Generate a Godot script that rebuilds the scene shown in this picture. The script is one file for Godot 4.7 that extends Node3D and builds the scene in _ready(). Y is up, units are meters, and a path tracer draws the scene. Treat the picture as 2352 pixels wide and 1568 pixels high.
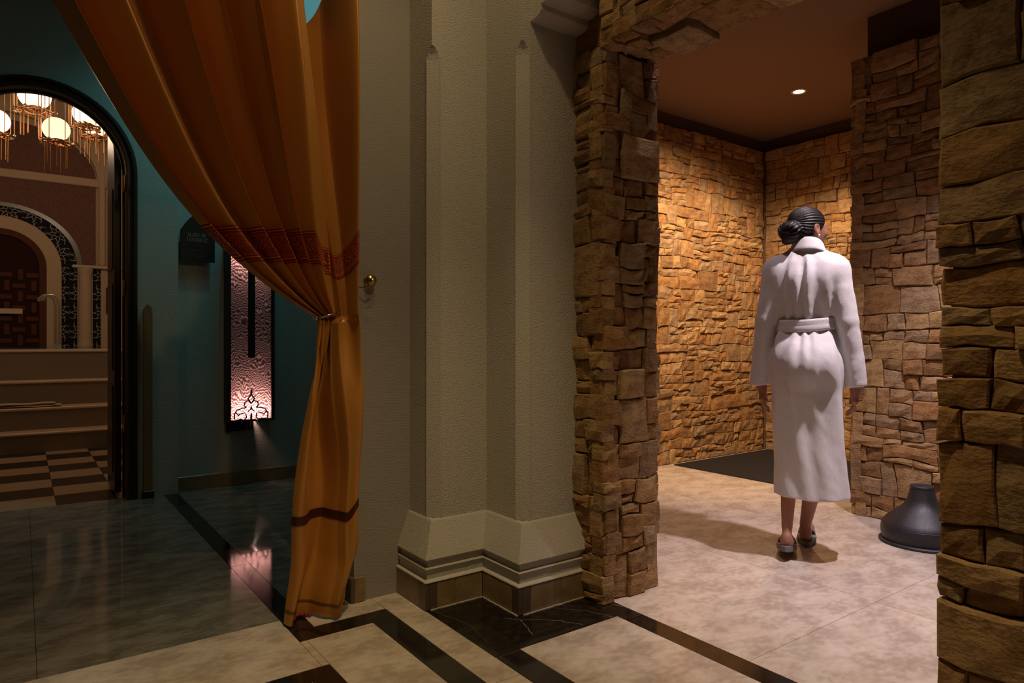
extends Node3D
# A spa hall: hall side (west) with a curtain and pilasters, a stone-clad doorway and a stone room with a woman in a robe.
# Plan axes: x to the east, n to the north (world z = -n), y up.

var rng := RandomNumberGenerator.new()
var M := {}

func P(x: float, y: float, n: float) -> Vector3:
	return Vector3(x, y, -n)

# ------------------------------------------------------------------ mesh helpers
func arr_mesh(v: PackedVector3Array, idx: PackedInt32Array, smooth: bool, uv := PackedVector2Array()) -> ArrayMesh:
	var a := []
	a.resize(Mesh.ARRAY_MAX)
	var nr := PackedVector3Array()
	if smooth:
		nr.resize(v.size())
		for k in range(0, idx.size(), 3):
			var i := idx[k]
			var j := idx[k + 1]
			var l := idx[k + 2]
			var fn := (v[l] - v[i]).cross(v[j] - v[i])
			nr[i] += fn
			nr[j] += fn
			nr[l] += fn
		for k in nr.size():
			nr[k] = nr[k].normalized() if nr[k].length_squared() > 1e-20 else Vector3.UP
		a[Mesh.ARRAY_VERTEX] = v
		a[Mesh.ARRAY_INDEX] = idx
		if uv.size() == v.size():
			a[Mesh.ARRAY_TEX_UV] = uv
	else:
		var w := PackedVector3Array()
		var w2 := PackedVector2Array()
		var has := uv.size() == v.size() and uv.size() > 0
		for k in range(0, idx.size(), 3):
			var p := v[idx[k]]
			var q := v[idx[k + 1]]
			var r := v[idx[k + 2]]
			var fn := (r - p).cross(q - p)
			if fn.length_squared() < 1e-18:
				continue
			fn = fn.normalized()
			w.append(p); w.append(q); w.append(r)
			nr.append(fn); nr.append(fn); nr.append(fn)
			if has:
				w2.append(uv[idx[k]]); w2.append(uv[idx[k + 1]]); w2.append(uv[idx[k + 2]])
		a[Mesh.ARRAY_VERTEX] = w
		if has:
			a[Mesh.ARRAY_TEX_UV] = w2
	a[Mesh.ARRAY_NORMAL] = nr
	var m := ArrayMesh.new()
	m.add_surface_from_arrays(Mesh.PRIMITIVE_TRIANGLES, a)
	return m

class Geo:
	var v := PackedVector3Array()
	var i := PackedInt32Array()
	var uv := PackedVector2Array()
	func tri_out(a: Vector3, b: Vector3, c: Vector3, ctr: Vector3) -> void:
		var k := v.size()
		v.append(a); v.append(b); v.append(c)
		var fn := (c - a).cross(b - a)
		if fn.dot(a - ctr) >= 0.0:
			i.append(k); i.append(k + 1); i.append(k + 2)
		else:
			i.append(k); i.append(k + 2); i.append(k + 1)
	func quad_out(a: Vector3, b: Vector3, c: Vector3, d: Vector3, ctr: Vector3) -> void:
		tri_out(a, b, c, ctr)
		tri_out(a, c, d, ctr)
	func box(lo: Vector3, hi: Vector3, b := 0.0) -> void:
		var ctr := (lo + hi) * 0.5
		var h := (hi - lo) * 0.5
		if b <= 0.0:
			for ax in 3:
				for s in [-1.0, 1.0]:
					var q := []
					for e in [[-1.0, -1.0], [1.0, -1.0], [1.0, 1.0], [-1.0, 1.0]]:
						var d := Vector3.ZERO
						d[ax] = s * h[ax]
						d[(ax + 1) % 3] = e[0] * h[(ax + 1) % 3]
						d[(ax + 2) % 3] = e[1] * h[(ax + 2) % 3]
						q.append(ctr + d)
					quad_out(q[0], q[1], q[2], q[3], ctr)
			return
		b = minf(b, minf(h.x, minf(h.y, h.z)) * 0.9)
		var c := {}
		for sx in [-1, 1]:
			for sy in [-1, 1]:
				for sz in [-1, 1]:
					var s := Vector3(sx, sy, sz)
					for ax in 3:
						var d := (h - Vector3.ONE * b) * s
						d[ax] = h[ax] * s[ax]
						c[[sx, sy, sz, ax]] = ctr + d
		for ax in 3:
			var a1 := (ax + 1) % 3
			var a2 := (ax + 2) % 3
			for s in [-1, 1]:
				var q := []
				for e in [[-1, -1], [1, -1], [1, 1], [-1, 1]]:
					var k := [0, 0, 0, ax]
					k[ax] = s; k[a1] = e[0]; k[a2] = e[1]
					q.append(c[k])
				quad_out(q[0], q[1], q[2], q[3], ctr)
			for s1 in [-1, 1]:
				for s2 in [-1, 1]:
					var q := []
					for e in [[-1, a1], [1, a1], [1, a2], [-1, a2]]:
						var k := [0, 0, 0, e[1]]
						k[ax] = e[0]; k[a1] = s1; k[a2] = s2
						q.append(c[k])
					quad_out(q[0], q[1], q[2], q[3], ctr)
		for sx in [-1, 1]:
			for sy in [-1, 1]:
				for sz in [-1, 1]:
					tri_out(c[[sx, sy, sz, 0]], c[[sx, sy, sz, 1]], c[[sx, sy, sz, 2]], ctr)
	func tube(pts: Array, rad: Array, seg := 8, cap := true) -> void:
		var up := Vector3.UP
		var base := v.size()
		var npt := pts.size()
		var prev := Vector3.ZERO
		for k in npt:
			var t: Vector3 = (pts[mini(k + 1, npt - 1)] - pts[maxi(k - 1, 0)]).normalized()
			var s: Vector3
			if k == 0:
				s = t.cross(up)
				if s.length() < 0.05:
					s = t.cross(Vector3.RIGHT)
			else:
				s = prev - t * prev.dot(t)
			s = s.normalized()
			prev = s
			var w := s.cross(t).normalized()
			for j in seg:
				var an := TAU * j / seg
				v.append(pts[k] + (s * cos(an) + w * sin(an)) * rad[mini(k, rad.size() - 1)])
		for k in npt - 1:
			for j in seg:
				var a := base + k * seg + j
				var b := base + k * seg + (j + 1) % seg
				i.append_array(PackedInt32Array([a, b, a + seg, b, b + seg, a + seg]))
		if cap:
			for e in [0, npt - 1]:
				var c := v.size()
				v.append(pts[e])
				for j in seg:
					var a: int = base + e * seg + j
					var b: int = base + e * seg + (j + 1) % seg
					if e == 0:
						i.append_array(PackedInt32Array([a, c, b]))
					else:
						i.append_array(PackedInt32Array([a, b, c]))
	func lathe(prof: Array, seg: int, at := Vector3.ZERO, sx := 1.0, sz := 1.0) -> void:
		var base := v.size()
		for p in prof:
			for j in seg:
				var an := TAU * j / seg
				v.append(at + Vector3(cos(an) * p[0] * sx, p[1], sin(an) * p[0] * sz))
		for k in prof.size() - 1:
			for j in seg:
				var a := base + k * seg + j
				var b := base + k * seg + (j + 1) % seg
				i.append_array(PackedInt32Array([a, b, a + seg, b, b + seg, a + seg]))
	func grid(rows: Array, closed := false) -> void:
		# rows: arrays of Vector3, all of one length
		var base := v.size()
		var w: int = rows[0].size()
		for r in rows:
			for p in r:
				v.append(p)
		for k in rows.size() - 1:
			for j in (w if closed else w - 1):
				var a := base + k * w + j
				var b := base + k * w + (j + 1) % w
				i.append_array(PackedInt32Array([a, b, a + w, b, b + w, a + w]))
	func prism(poly: PackedVector2Array, to3: Callable, d0: float, d1: float) -> void:
		# a flat outline pulled from depth d0 to d1; to3(point, depth) -> Vector3
		var t := Geometry2D.triangulate_polygon(poly)
		var n := poly.size()
		var base := v.size()
		for p in poly: v.append(to3.call(p, d0))
		for p in poly: v.append(to3.call(p, d1))
		var ctr := Vector3.ZERO
		for k in n * 2: ctr += v[base + k]
		ctr /= n * 2.0
		for k in range(0, t.size(), 3):
			var a := v[base + t[k]]; var b := v[base + t[k + 1]]; var c := v[base + t[k + 2]]
			var a2 := v[base + n + t[k]]
			tri_out(a, b, c, a2)
			tri_out(a2, v[base + n + t[k + 1]], v[base + n + t[k + 2]], a)
		var cw := Geometry2D.is_polygon_clockwise(poly)
		for k in n:
			var a := base + k
			var b := base + (k + 1) % n
			if cw:
				i.append_array(PackedInt32Array([a, b, a + n, b, b + n, a + n]))
			else:
				i.append_array(PackedInt32Array([a, a + n, b, b, a + n, b + n]))

func add(called: String, g: Geo, m: Material, parent: Node = self, smooth := false) -> MeshInstance3D:
	return put(called, arr_mesh(g.v, g.i, smooth, g.uv), m, parent)

func put(called: String, mesh: Mesh, m: Material, parent: Node = self) -> MeshInstance3D:
	var o := MeshInstance3D.new()
	o.name = called
	o.mesh = mesh
	if m:
		o.material_override = m
	parent.add_child(o, true)
	return o

func tag(o: Node, label: String, category := "", group := "", kind := "") -> Node:
	if label: o.set_meta("label", label)
	if category: o.set_meta("category", category)
	if group: o.set_meta("group", group)
	if kind: o.set_meta("kind", kind)
	return o

func thing(called: String, label: String, category: String, at: Vector3, turn := 0.0, group := "") -> Node3D:
	var o := Node3D.new()
	o.name = called
	add_child(o, true)
	o.position = at
	o.rotation.y = turn
	tag(o, label, category, group)
	return o

func structure(called: String, at := Vector3.ZERO) -> Node3D:
	var o := Node3D.new()
	o.name = called
	add_child(o, true)
	o.position = at
	o.set_meta("kind", "structure")
	return o

func wallbox(called: String, x0: float, x1: float, y0: float, y1: float, n0: float, n1: float, m: Material, parent: Node = self) -> MeshInstance3D:
	var g := Geo.new()
	g.box(Vector3(x0, y0, -n1), Vector3(x1, y1, -n0))
	var o := add(called, g, m, parent)
	if parent == self:
		o.set_meta("kind", "structure")
	return o

# ------------------------------------------------------------------ textures and materials
func noise_img(seed_: int, freq: float, oct: int, size := 512, kind := 0) -> Image:
	var n := FastNoiseLite.new()
	n.seed = seed_
	n.frequency = freq
	n.noise_type = FastNoiseLite.TYPE_SIMPLEX_SMOOTH
	n.fractal_type = FastNoiseLite.FRACTAL_RIDGED if kind == 1 else FastNoiseLite.FRACTAL_FBM
	n.fractal_octaves = oct
	var im := n.get_seamless_image(size, size, false, false, 0.2)
	im.convert(Image.FORMAT_L8)
	return im

func ramp_img(im: Image, stops: Array) -> Image:
	# stops: [position 0..1, Color]; greys turned into colours
	var lut := PackedByteArray()
	lut.resize(768)
	for k in 256:
		var t := k / 255.0
		var c: Color = stops[0][1]
		for s in stops.size() - 1:
			if t >= stops[s][0]:
				c = stops[s][1].lerp(stops[s + 1][1], clampf((t - stops[s][0]) / maxf(1e-4, stops[s + 1][0] - stops[s][0]), 0, 1))
		lut[k * 3] = int(c.r * 255); lut[k * 3 + 1] = int(c.g * 255); lut[k * 3 + 2] = int(c.b * 255)
	var src := im.get_data()
	var out := PackedByteArray()
	out.resize(src.size() * 3)
	for k in src.size():
		var s := src[k] * 3
		out[k * 3] = lut[s]; out[k * 3 + 1] = lut[s + 1]; out[k * 3 + 2] = lut[s + 2]
	return Image.create_from_data(im.get_width(), im.get_height(), false, Image.FORMAT_RGB8, out)

func mix_img(a: Image, b: Image, wa: float, wb: float, add_ := 0.0) -> Image:
	var da := a.get_data()
	var db := b.get_data()
	for k in da.size():
		da[k] = clampi(int(da[k] * wa + db[k] * wb + add_), 0, 255)
	return Image.create_from_data(a.get_width(), a.get_height(), false, Image.FORMAT_L8, da)

func tex(im: Image) -> ImageTexture:
	return ImageTexture.create_from_image(im)

func mat(called: String, c: Color, rough := 0.8, opts := {}) -> StandardMaterial3D:
	var m := StandardMaterial3D.new()
	m.resource_name = called
	m.albedo_color = c
	m.roughness = rough
	if opts.has("tex"):
		m.albedo_texture = opts.tex
	if opts.has("tri"):
		m.uv1_triplanar = true
		m.uv1_world_triplanar = true
		m.uv1_scale = opts.tri
	if opts.has("off"):
		m.uv1_offset = opts.off
	if opts.has("bump"):
		m.heightmap_enabled = true
		m.heightmap_texture = opts.bump
		m.heightmap_scale = opts.get("bump_cm", 0.2)
	if opts.has("rt"):
		m.roughness_texture = opts.rt
	if opts.has("metal"):
		m.metallic = opts.metal
	if opts.has("spec"):
		m.metallic_specular = opts.spec
	if opts.has("emit"):
		m.emission_enabled = true
		m.emission = opts.emit
		m.emission_energy_multiplier = opts.get("power", 1.0)
	if opts.has("sheen"):
		m.rim_enabled = true
		m.rim = opts.sheen
		m.rim_tint = opts.get("sheen_tint", 0.5)
	if opts.has("coat"):
		m.clearcoat_enabled = true
		m.clearcoat = opts.coat
		m.clearcoat_roughness = opts.get("coat_rough", 0.1)
	if opts.has("back"):
		m.backlight_enabled = true
		m.backlight = opts.back
	if opts.has("sss"):
		m.subsurf_scatter_enabled = true
		m.subsurf_scatter_strength = opts.sss
	m.cull_mode = BaseMaterial3D.CULL_DISABLED
	return m

func L(r: float, g: float, b: float) -> Color:
	return Color(r, g, b).linear_to_srgb()

func materials() -> void:
	# rough stone
	var big := noise_img(3, 0.012, 4)
	var fine := noise_img(5, 0.05, 5)
	var grain := noise_img(6, 0.16, 3)
	var st := mix_img(mix_img(big, fine, 0.55, 0.45), grain, 0.8, 0.2)
	var stone_tex := tex(ramp_img(st, [[0.0, L(.34, .27, .2)], [0.36, L(.56, .46, .36)], [0.5, L(.8, .74, .66)], [0.62, L(.95, .86, .7)], [1.0, L(1, 1, .95)]]))
	var stone_h := tex(mix_img(fine, grain, 0.7, 0.3))
	M.stone = []
	var tones := [[.42, .275, .145], [.36, .22, .105], [.48, .335, .19], [.35, .25, .155], [.42, .25, .115], [.40, .30, .195], [.30, .19, .10], [.49, .345, .18]]
	for k in tones.size():
		M.stone.append(mat("stone_%d" % k, L(tones[k][0], tones[k][1], tones[k][2]), 0.88, {"tex": stone_tex, "tri": Vector3(1.7, 3.2, 1.7), "off": Vector3(k * .37, k * .21, k * .53), "bump": stone_h, "bump_cm": 0.32, "spec": 0.35}))
	M.mortar = mat("mortar", L(.10, .06, .035), 0.95)
	# marbles
	var mb := mix_img(noise_img(11, 0.010, 5), noise_img(12, 0.05, 4), 0.62, 0.38)
	var beige_tex := tex(ramp_img(mb, [[0.0, L(.36, .29, .24)], [0.38, L(.49, .41, .345)], [0.5, L(.57, .485, .415)], [0.62, L(.62, .54, .47)], [1.0, L(.74, .66, .59)]]))
	M.beige = []
	for k in 3:
		M.beige.append(mat("beige_marble_%d" % k, Color(1, 1, 1).darkened(0.03 * k), 0.22, {"tex": beige_tex, "tri": Vector3(0.75, 0.75, 1.15), "off": Vector3(k * .31, 0, k * .17), "spec": 0.42}))
	var shade_grey_tex := tex(ramp_img(mb, [[0.0, L(.10, .09, .075)], [0.4, L(.17, .155, .13)], [0.55, L(.23, .21, .18)], [1.0, L(.32, .3, .27)]]))  # foyer marble darkened: shade past the curtain line is put into its colour
	M.grey = mat("shade_grey_marble", Color.WHITE, 0.06, {"tex": shade_grey_tex, "tri": Vector3(0.7, 0.7, 1.6), "spec": 0.5})
	var vein := noise_img(21, 0.007, 3, 512, 1)
	var dark_tex := tex(ramp_img(vein, [[0.0, L(.012, .009, .007)], [0.9, L(.02, .015, .011)], [0.975, L(.035, .03, .024)], [1.0, L(.2, .18, .15)]]))
	M.dark = mat("dark_marble", Color.WHITE, 0.08, {"tex": dark_tex, "tri": Vector3(0.9, 0.9, 0.9), "spec": 0.5})
	M.grout = mat("grout", L(.30, .26, .2), 0.9)
	M.brown_tile = mat("brown_marble", L(.40, .29, .16), 0.3, {"tex": tex(ramp_img(mb, [[0.0, L(.5, .45, .4)], [1.0, L(1, 1, 1)]])), "tri": Vector3(2, 2, 2)})
	M.brown_dark = mat("dark_brown_marble", L(.12, .085, .06), 0.25)
	# plaster
	var ph := FastNoiseLite.new()
	ph.seed = 31; ph.frequency = 0.09; ph.fractal_octaves = 3
	var pim := ph.get_seamless_image(512, 512)
	pim.convert(Image.FORMAT_L8)
	M.paper = mat("plaster_brushed", L(.35, .325, .30), 0.85, {"tri": Vector3(0.5, 3.0, 0.5), "bump": tex(pim), "bump_cm": 0.12})
	M.plaster = mat("plaster_stippled", L(.54, .51, .46), 0.85, {"tri": Vector3(2.6, 2.6, 2.6), "bump": tex(pim), "bump_cm": 0.24})
	M.foyer = mat("foyer_plaster", L(.42, .44, .40), 0.85, {"tri": Vector3(0.6, 2.2, 0.6), "bump": tex(pim), "bump_cm": 0.12})
	M.ceil = mat("brown_ceiling_paint", L(.22, .135, .085), 0.9)
	M.ceil_dark = mat("dark_ceiling_band_paint", L(.075, .045, .03), 0.9)
	M.white = mat("white_paint", L(.6, .58, .54), 0.85)
	# wood
	var wim := noise_img(41, 0.02, 4)
	M.dark_wood = mat("dark_wood", L(.045, .022, .014), 0.35, {"tex": tex(ramp_img(wim, [[0.0, L(.4, .4, .4)], [1.0, L(1, 1, 1)]])), "tri": Vector3(3, 0.4, 3), "spec": 0.5})
	M.wood = mat("lattice_wood", L(.10, .036, .022), 0.75, {"spec": 0.2})
	M.wood_dark = mat("lattice_wood_dark", L(.035, .012, .008), 0.8, {"spec": 0.2})
	M.ochre_wood = mat("ochre_wood", L(.22, .13, .05), 0.5)
	# metals
	M.brass = mat("brass", L(.62, .4, .14), 0.25, {"metal": 1.0})
	M.bronze = mat("copper_bronze", L(.5, .26, .12), 0.3, {"metal": 1.0})
	M.chrome = mat("chrome", L(.7, .68, .62), 0.15, {"metal": 1.0})
	M.black = mat("black_metal", L(.012, .010, .009), 0.45)
	M.iron = mat("dark_iron", L(.05, .05, .058), 0.40, {"metal": 0.55, "tri": Vector3(6, 6, 6), "bump": tex(noise_img(51, 0.12, 3)), "bump_cm": 0.12})
	# cloths
	var weave := noise_img(61, 0.2, 2, 256)
	M.satin = mat("copper_satin", L(.50, .21, .036), 0.40, {"sheen": 0.35, "sheen_tint": 0.8, "spec": 0.62})
	M.robe = mat("white_terry_cloth", L(.78, .75, .765), 0.95, {"sheen": 0.35, "sheen_tint": 0.1, "tri": Vector3(9, 9, 9), "bump": tex(weave), "bump_cm": 0.25})
	M.skin = mat("brown_skin", L(.36, .165, .105), 0.5, {"sss": 0.08})
	M.hair = mat("black_hair", L(.013, .010, .009), 0.5, {"spec": 0.45})
	M.foam = mat("grey_slipper_foam", L(.16, .16, .18), 0.8)
	M.mat_cloth = mat("charcoal_carpet", L(.012, .009, .011), 0.95, {"tri": Vector3(12, 12, 12), "bump": tex(weave), "bump_cm": 0.4})
	M.pearl = mat("pearl", L(.8, .75, .7), 0.2)
	# lounge beyond the arch
	M.cream = mat("cream_wall_paint", L(.50, .36, .24), 0.8)
	var cim := noise_img(71, 0.12, 3, 256, 1)
	M.carved = mat("carved_red_panel", L(.26, .11, .075), 0.7, {"tex": tex(ramp_img(cim, [[0.0, L(.15, .1, .1)], [0.6, L(.5, .45, .4)], [1.0, L(1, 1, 1)]])), "tri": Vector3(1.3, 1.3, 1.3)})
	M.step = mat("step_stone", L(.20, .155, .11), 0.45)
	M.nosing = mat("pale_step_nosing", L(.6, .45, .32), 0.35)
	M.water = mat("pool_water_glass", L(.35, .5, .52), 0.08)
	M.check_light = mat("pale_checker_tile", L(.5, .36, .24), 0.2)
	M.check_dark = mat("dark_checker_tile", L(.03, .022, .018), 0.2)
	M.mosaic = mat("mosaic_print", Color.WHITE, 0.9, {"tex": tex(mosaic_img()), "tri": Vector3(3.8, 3.8, 3.8), "spec": 0.1})

func mosaic_img() -> Image:
	var s := 128
	var im := Image.create(s, s, false, Image.FORMAT_RGB8)
	im.fill(L(.018, .02, .026))
	var w := L(.42, .36, .30)
	var c := Vector2(s, s) * 0.5
	var lines := []
	for k in 8:
		var a := TAU * k / 8
		var a2 := TAU * (k + 0.5) / 8
		var p := c + Vector2(cos(a), sin(a)) * 58
		var q := c + Vector2(cos(a2), sin(a2)) * 30
		var q2 := c + Vector2(cos(a2 - TAU / 8), sin(a2 - TAU / 8)) * 30
		lines.append([p, q]); lines.append([p, q2])
		lines.append([c + Vector2(cos(a2), sin(a2)) * 16, q])
		lines.append([c + Vector2(cos(a), sin(a)) * 16, c + Vector2(cos(a2), sin(a2)) * 16])
		lines.append([p, c + Vector2(cos(a2), sin(a2)) * 84])
	for l in lines:
		for t in 80:
			var p: Vector2 = l[0].lerp(l[1], t / 79.0)
			im.fill_rect(Rect2i(int(p.x) - 1, int(p.y) - 1, 3, 3), w)
	return im

# ------------------------------------------------------------------ light fittings
func spot(called: String, at: Vector3, aim: Vector3, color: Color, energy: float, angle: float, soft: float, size := 0.03) -> SpotLight3D:
	var l := SpotLight3D.new()
	l.name = called
	add_child(l)
	l.position = at
	l.look_at_from_position(at, aim, Vector3.RIGHT if absf((aim - at).normalized().y) > 0.99 else Vector3.UP)
	l.light_color = color
	l.light_energy = energy
	l.spot_angle = angle
	l.spot_angle_attenuation = soft
	l.spot_range = 14.0
	l.spot_attenuation = 2.0
	l.light_size = size
	l.shadow_enabled = true
	return l

func omni(called: String, at: Vector3, color: Color, energy: float, size := 0.05) -> OmniLight3D:
	var l := OmniLight3D.new()
	l.name = called
	add_child(l)
	l.position = at
	l.light_color = color
	l.light_energy = energy
	l.omni_range = 14.0
	l.omni_attenuation = 2.0
	l.light_size = size
	l.shadow_enabled = true
	return l

func downlight(at: Vector3, aim: Vector3, color: Color, energy: float, angle: float, soft: float, label: String, glow := 6.0, r := 0.035) -> void:
	# a recessed downlight: trim ring, glowing lens, and its spot just in front
	var t := thing("ceiling_downlight", label, "downlight", at, 0.0)
	var g := Geo.new()
	g.lathe([[r, 0.0], [r * 1.05, -0.004], [r * 1.4, -0.006], [r * 1.5, -0.003], [r * 1.5, 0.0]], 28)
	add("trim_ring", g, M.white, t, true)
	var d := Geo.new()
	d.lathe([[0.0005, -0.001], [r * 0.6, -0.002], [r, -0.001]], 28)
	add("lamp_lens", d, mat("lamp_lens_glow", Color.BLACK, 0.5, {"emit": color, "power": glow}), t, true)
	spot("downlight_spot", at + Vector3(0, -0.03, 0), aim, color, energy, angle, soft, r)

func ceiling_disc(at: Vector3, r: float, color: Color, energy: float, label: String) -> void:
	# a flat round lamp with a glowing face and an area light of its size just below it
	var t := thing("ceiling_lamp", label, "ceiling lamp", at)
	var g := Geo.new()
	g.lathe([[r, 0.0], [r * 1.06, -.006], [r * 1.07, -.03], [r, -.034]], 48)
	add("rim", g, M.white, t, true)
	var d := Geo.new()
	d.lathe([[.0005, -.026], [r * .5, -.027], [r, -.026]], 48)
	add("lamp_face", d, mat("teal_lamp_glow", Color.BLACK, .5, {"emit": color, "power": .32}), t, true)
	var l := AreaLight3D.new()
	l.name = "ceiling_lamp_light"
	add_child(l)
	l.position = at + Vector3(0, -.04, 0)
	l.rotation.x = -PI / 2
	l.area_size = Vector2(r * 1.7, r * 1.7)
	l.light_color = color
	l.light_energy = energy
	l.area_range = 14.0
	l.area_attenuation = 2.0
	l.shadow_enabled = true

# ------------------------------------------------------------------ stone cladding
func stone_rects(W: float, H: float, hmin: float, hmax: float, wmin: float, wmax: float) -> Array:
	var out := []
	var t := 0.0
	while t < H - 0.001:
		var h := rng.randf_range(hmin, hmax)
		if t + h > H - hmin * 0.6:
			h = H - t
		var s := 0.0
		while s < W - 0.001:
			var w := rng.randf_range(wmin, wmax)
			if s + w > W - wmin * 0.7:
				w = W - s
			var r := rng.randf()
			var rows := [0.0, 1.0]
			if h > 0.10 and r < 0.5:
				rows = [0.0, rng.randf_range(0.35, 0.68), 1.0]
			elif h > 0.12 and r < 0.72:
				rows = [0.0, rng.randf_range(0.22, 0.36), rng.randf_range(0.55, 0.76), 1.0]
			for k in rows.size() - 1:
				var cut := [0.0, 1.0]
				var rh: float = (rows[k + 1] - rows[k]) * h
				if w > 0.15 and rng.randf() < (0.6 if rh < 0.1 else 0.3):
					cut = [0.0, rng.randf_range(0.3, 0.7), 1.0]
				for q in cut.size() - 1:
					out.append([s + cut[q] * w, t + rows[k] * h, s + cut[q + 1] * w, t + rows[k + 1] * h])
			s += w
		t += h
	return out

func stones(parent: Node3D, o: Vector3, su: Vector3, sv: Vector3, W: float, H: float, seed_: int, keep: Rect2, hm := [0.12, 0.25], wm := [0.13, 0.34], proud := [0.012, 0.045], fixed_edges := true) -> void:
	# irregular ledge stones over a W x H field; su, sv run along it, stones stand out along su x sv; those outside keep are joined
	rng.seed = seed_
	var wn := FastNoiseLite.new()
	wn.seed = seed_
	wn.frequency = 1.0
	wn.fractal_octaves = 2
	var nr := su.cross(sv)
	var rest := {}
	var rects := stone_rects(W, H, hm[0], hm[1], wm[0], wm[1])
	var areas := []
	for r in rects:
		if keep.has_point(Vector2((r[0] + r[2]) * 0.5, (r[1] + r[3]) * 0.5)):
			areas.append((r[2] - r[0]) * (r[3] - r[1]))
	areas.sort()
	var least: float = areas[areas.size() - 290] if areas.size() > 290 else 0.0
	for r in rects:
		var gap := rng.randf_range(0.0008, 0.0030)
		var dep := rng.randf_range(proud[0], proud[1])
		var tu := rng.randf_range(-0.04, 0.04)
		var tv := rng.randf_range(-0.06, 0.06)
		var bev := minf(rng.randf_range(0.003, 0.008), minf(r[2] - r[0], r[3] - r[1]) * 0.22)
		var nu := 3
		var nv := 2
		var c := Vector2((r[0] + r[2]) * 0.5, (r[1] + r[3]) * 0.5)
		var inside: bool = keep.has_point(c) and (r[2] - r[0]) * (r[3] - r[1]) >= least
		var ctr := o + su * c.x + sv * c.y
		var F := []
		var Mi := []
		for j in nv + 1:
			var fr := []
			var mr := []
			for k in nu + 1:
				var s: float = lerpf(r[0] + gap, r[2] - gap, k / float(nu))
				var t: float = lerpf(r[1] + gap, r[3] - gap, j / float(nv))
				var fade := 1.0
				if fixed_edges:
					fade = clampf(minf(minf(s, W - s), minf(t, H - t)) / 0.06, 0, 1)
				var ws := s + fade * 0.022 * wn.get_noise_2d(s * 2.2, t * 2.2)
				var wt := t + fade * (0.022 * wn.get_noise_2d(s * 2.0 + 40, t * 2.4) + 0.008 * wn.get_noise_2d(s * 9 + 90, t * 9))
				if fade > 0.0 and (j == 0 or j == nv or k == 0 or k == nu):
					ws += rng.randf_range(-0.003, 0.003)
					wt += rng.randf_range(-0.003, 0.003)
				var d := dep + (s - c.x) * tu + (t - c.y) * tv + 0.007 * wn.get_noise_2d(s * 14, t * 14 + 7) + rng.randf_range(-0.002, 0.002)
				var p := Vector2(ws, wt)
				var q := p + (c - p).normalized() * bev
				if j > 0 and j < nv and k > 0 and k < nu:
					d += 0.004
				else:
					d -= 0.002
				fr.append(o + su * q.x + sv * q.y + nr * d - ctr)
				mr.append(o + su * p.x + sv * p.y + nr * (d - bev * 0.8) - ctr)
			F.append(fr)
			Mi.append(mr)
		var g := Geo.new()
		if not inside:
			var mk: int = rng.randi() % int(M.stone.size())
			if not rest.has(mk):
				rest[mk] = Geo.new()
			g = rest[mk]
			for j in nv + 1:
				for k in nu + 1:
					F[j][k] += ctr
					Mi[j][k] += ctr
		for j in nv:
			for k in nu:
				g.quad_out(F[j][k], F[j][k + 1], F[j + 1][k + 1], F[j + 1][k], F[j][k] - nr)
		var ring := []
		for k in nu: ring.append([0, k])
		for j in nv: ring.append([j, nu])
		for k in nu: ring.append([nv, nu - k])
		for j in nv: ring.append([nv - j, 0])
		var mid: Vector3 = (F[0][0] + F[nv][nu]) * 0.5 - nr * 0.03
		for k in ring.size():
			var a: Array = ring[k]
			var b: Array = ring[(k + 1) % ring.size()]
			var fa: Vector3 = F[a[0]][a[1]]
			var fb: Vector3 = F[b[0]][b[1]]
			var ma: Vector3 = Mi[a[0]][a[1]]
			var mb: Vector3 = Mi[b[0]][b[1]]
			g.quad_out(fa, fb, mb, ma, mid)
			var off := -nr * 0.06
			g.quad_out(ma, mb, mb + off, ma + off, mid - nr * 0.04)
		if inside:
			var mi := add("stone", g, M.stone[rng.randi() % M.stone.size()], parent)
			mi.position = ctr - parent.position
	if not rest.is_empty():
		var am := ArrayMesh.new()
		for mk in rest:
			var one := arr_mesh(rest[mk].v, rest[mk].i, false)
			am.add_surface_from_arrays(Mesh.PRIMITIVE_TRIANGLES, one.surface_get_arrays(0))
			am.surface_set_material(am.get_surface_count() - 1, M.stone[mk])
		var mi := put("stone_cladding", am, null, parent)
		mi.position = -parent.position
		mi.set_meta("kind", "stuff")

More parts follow.
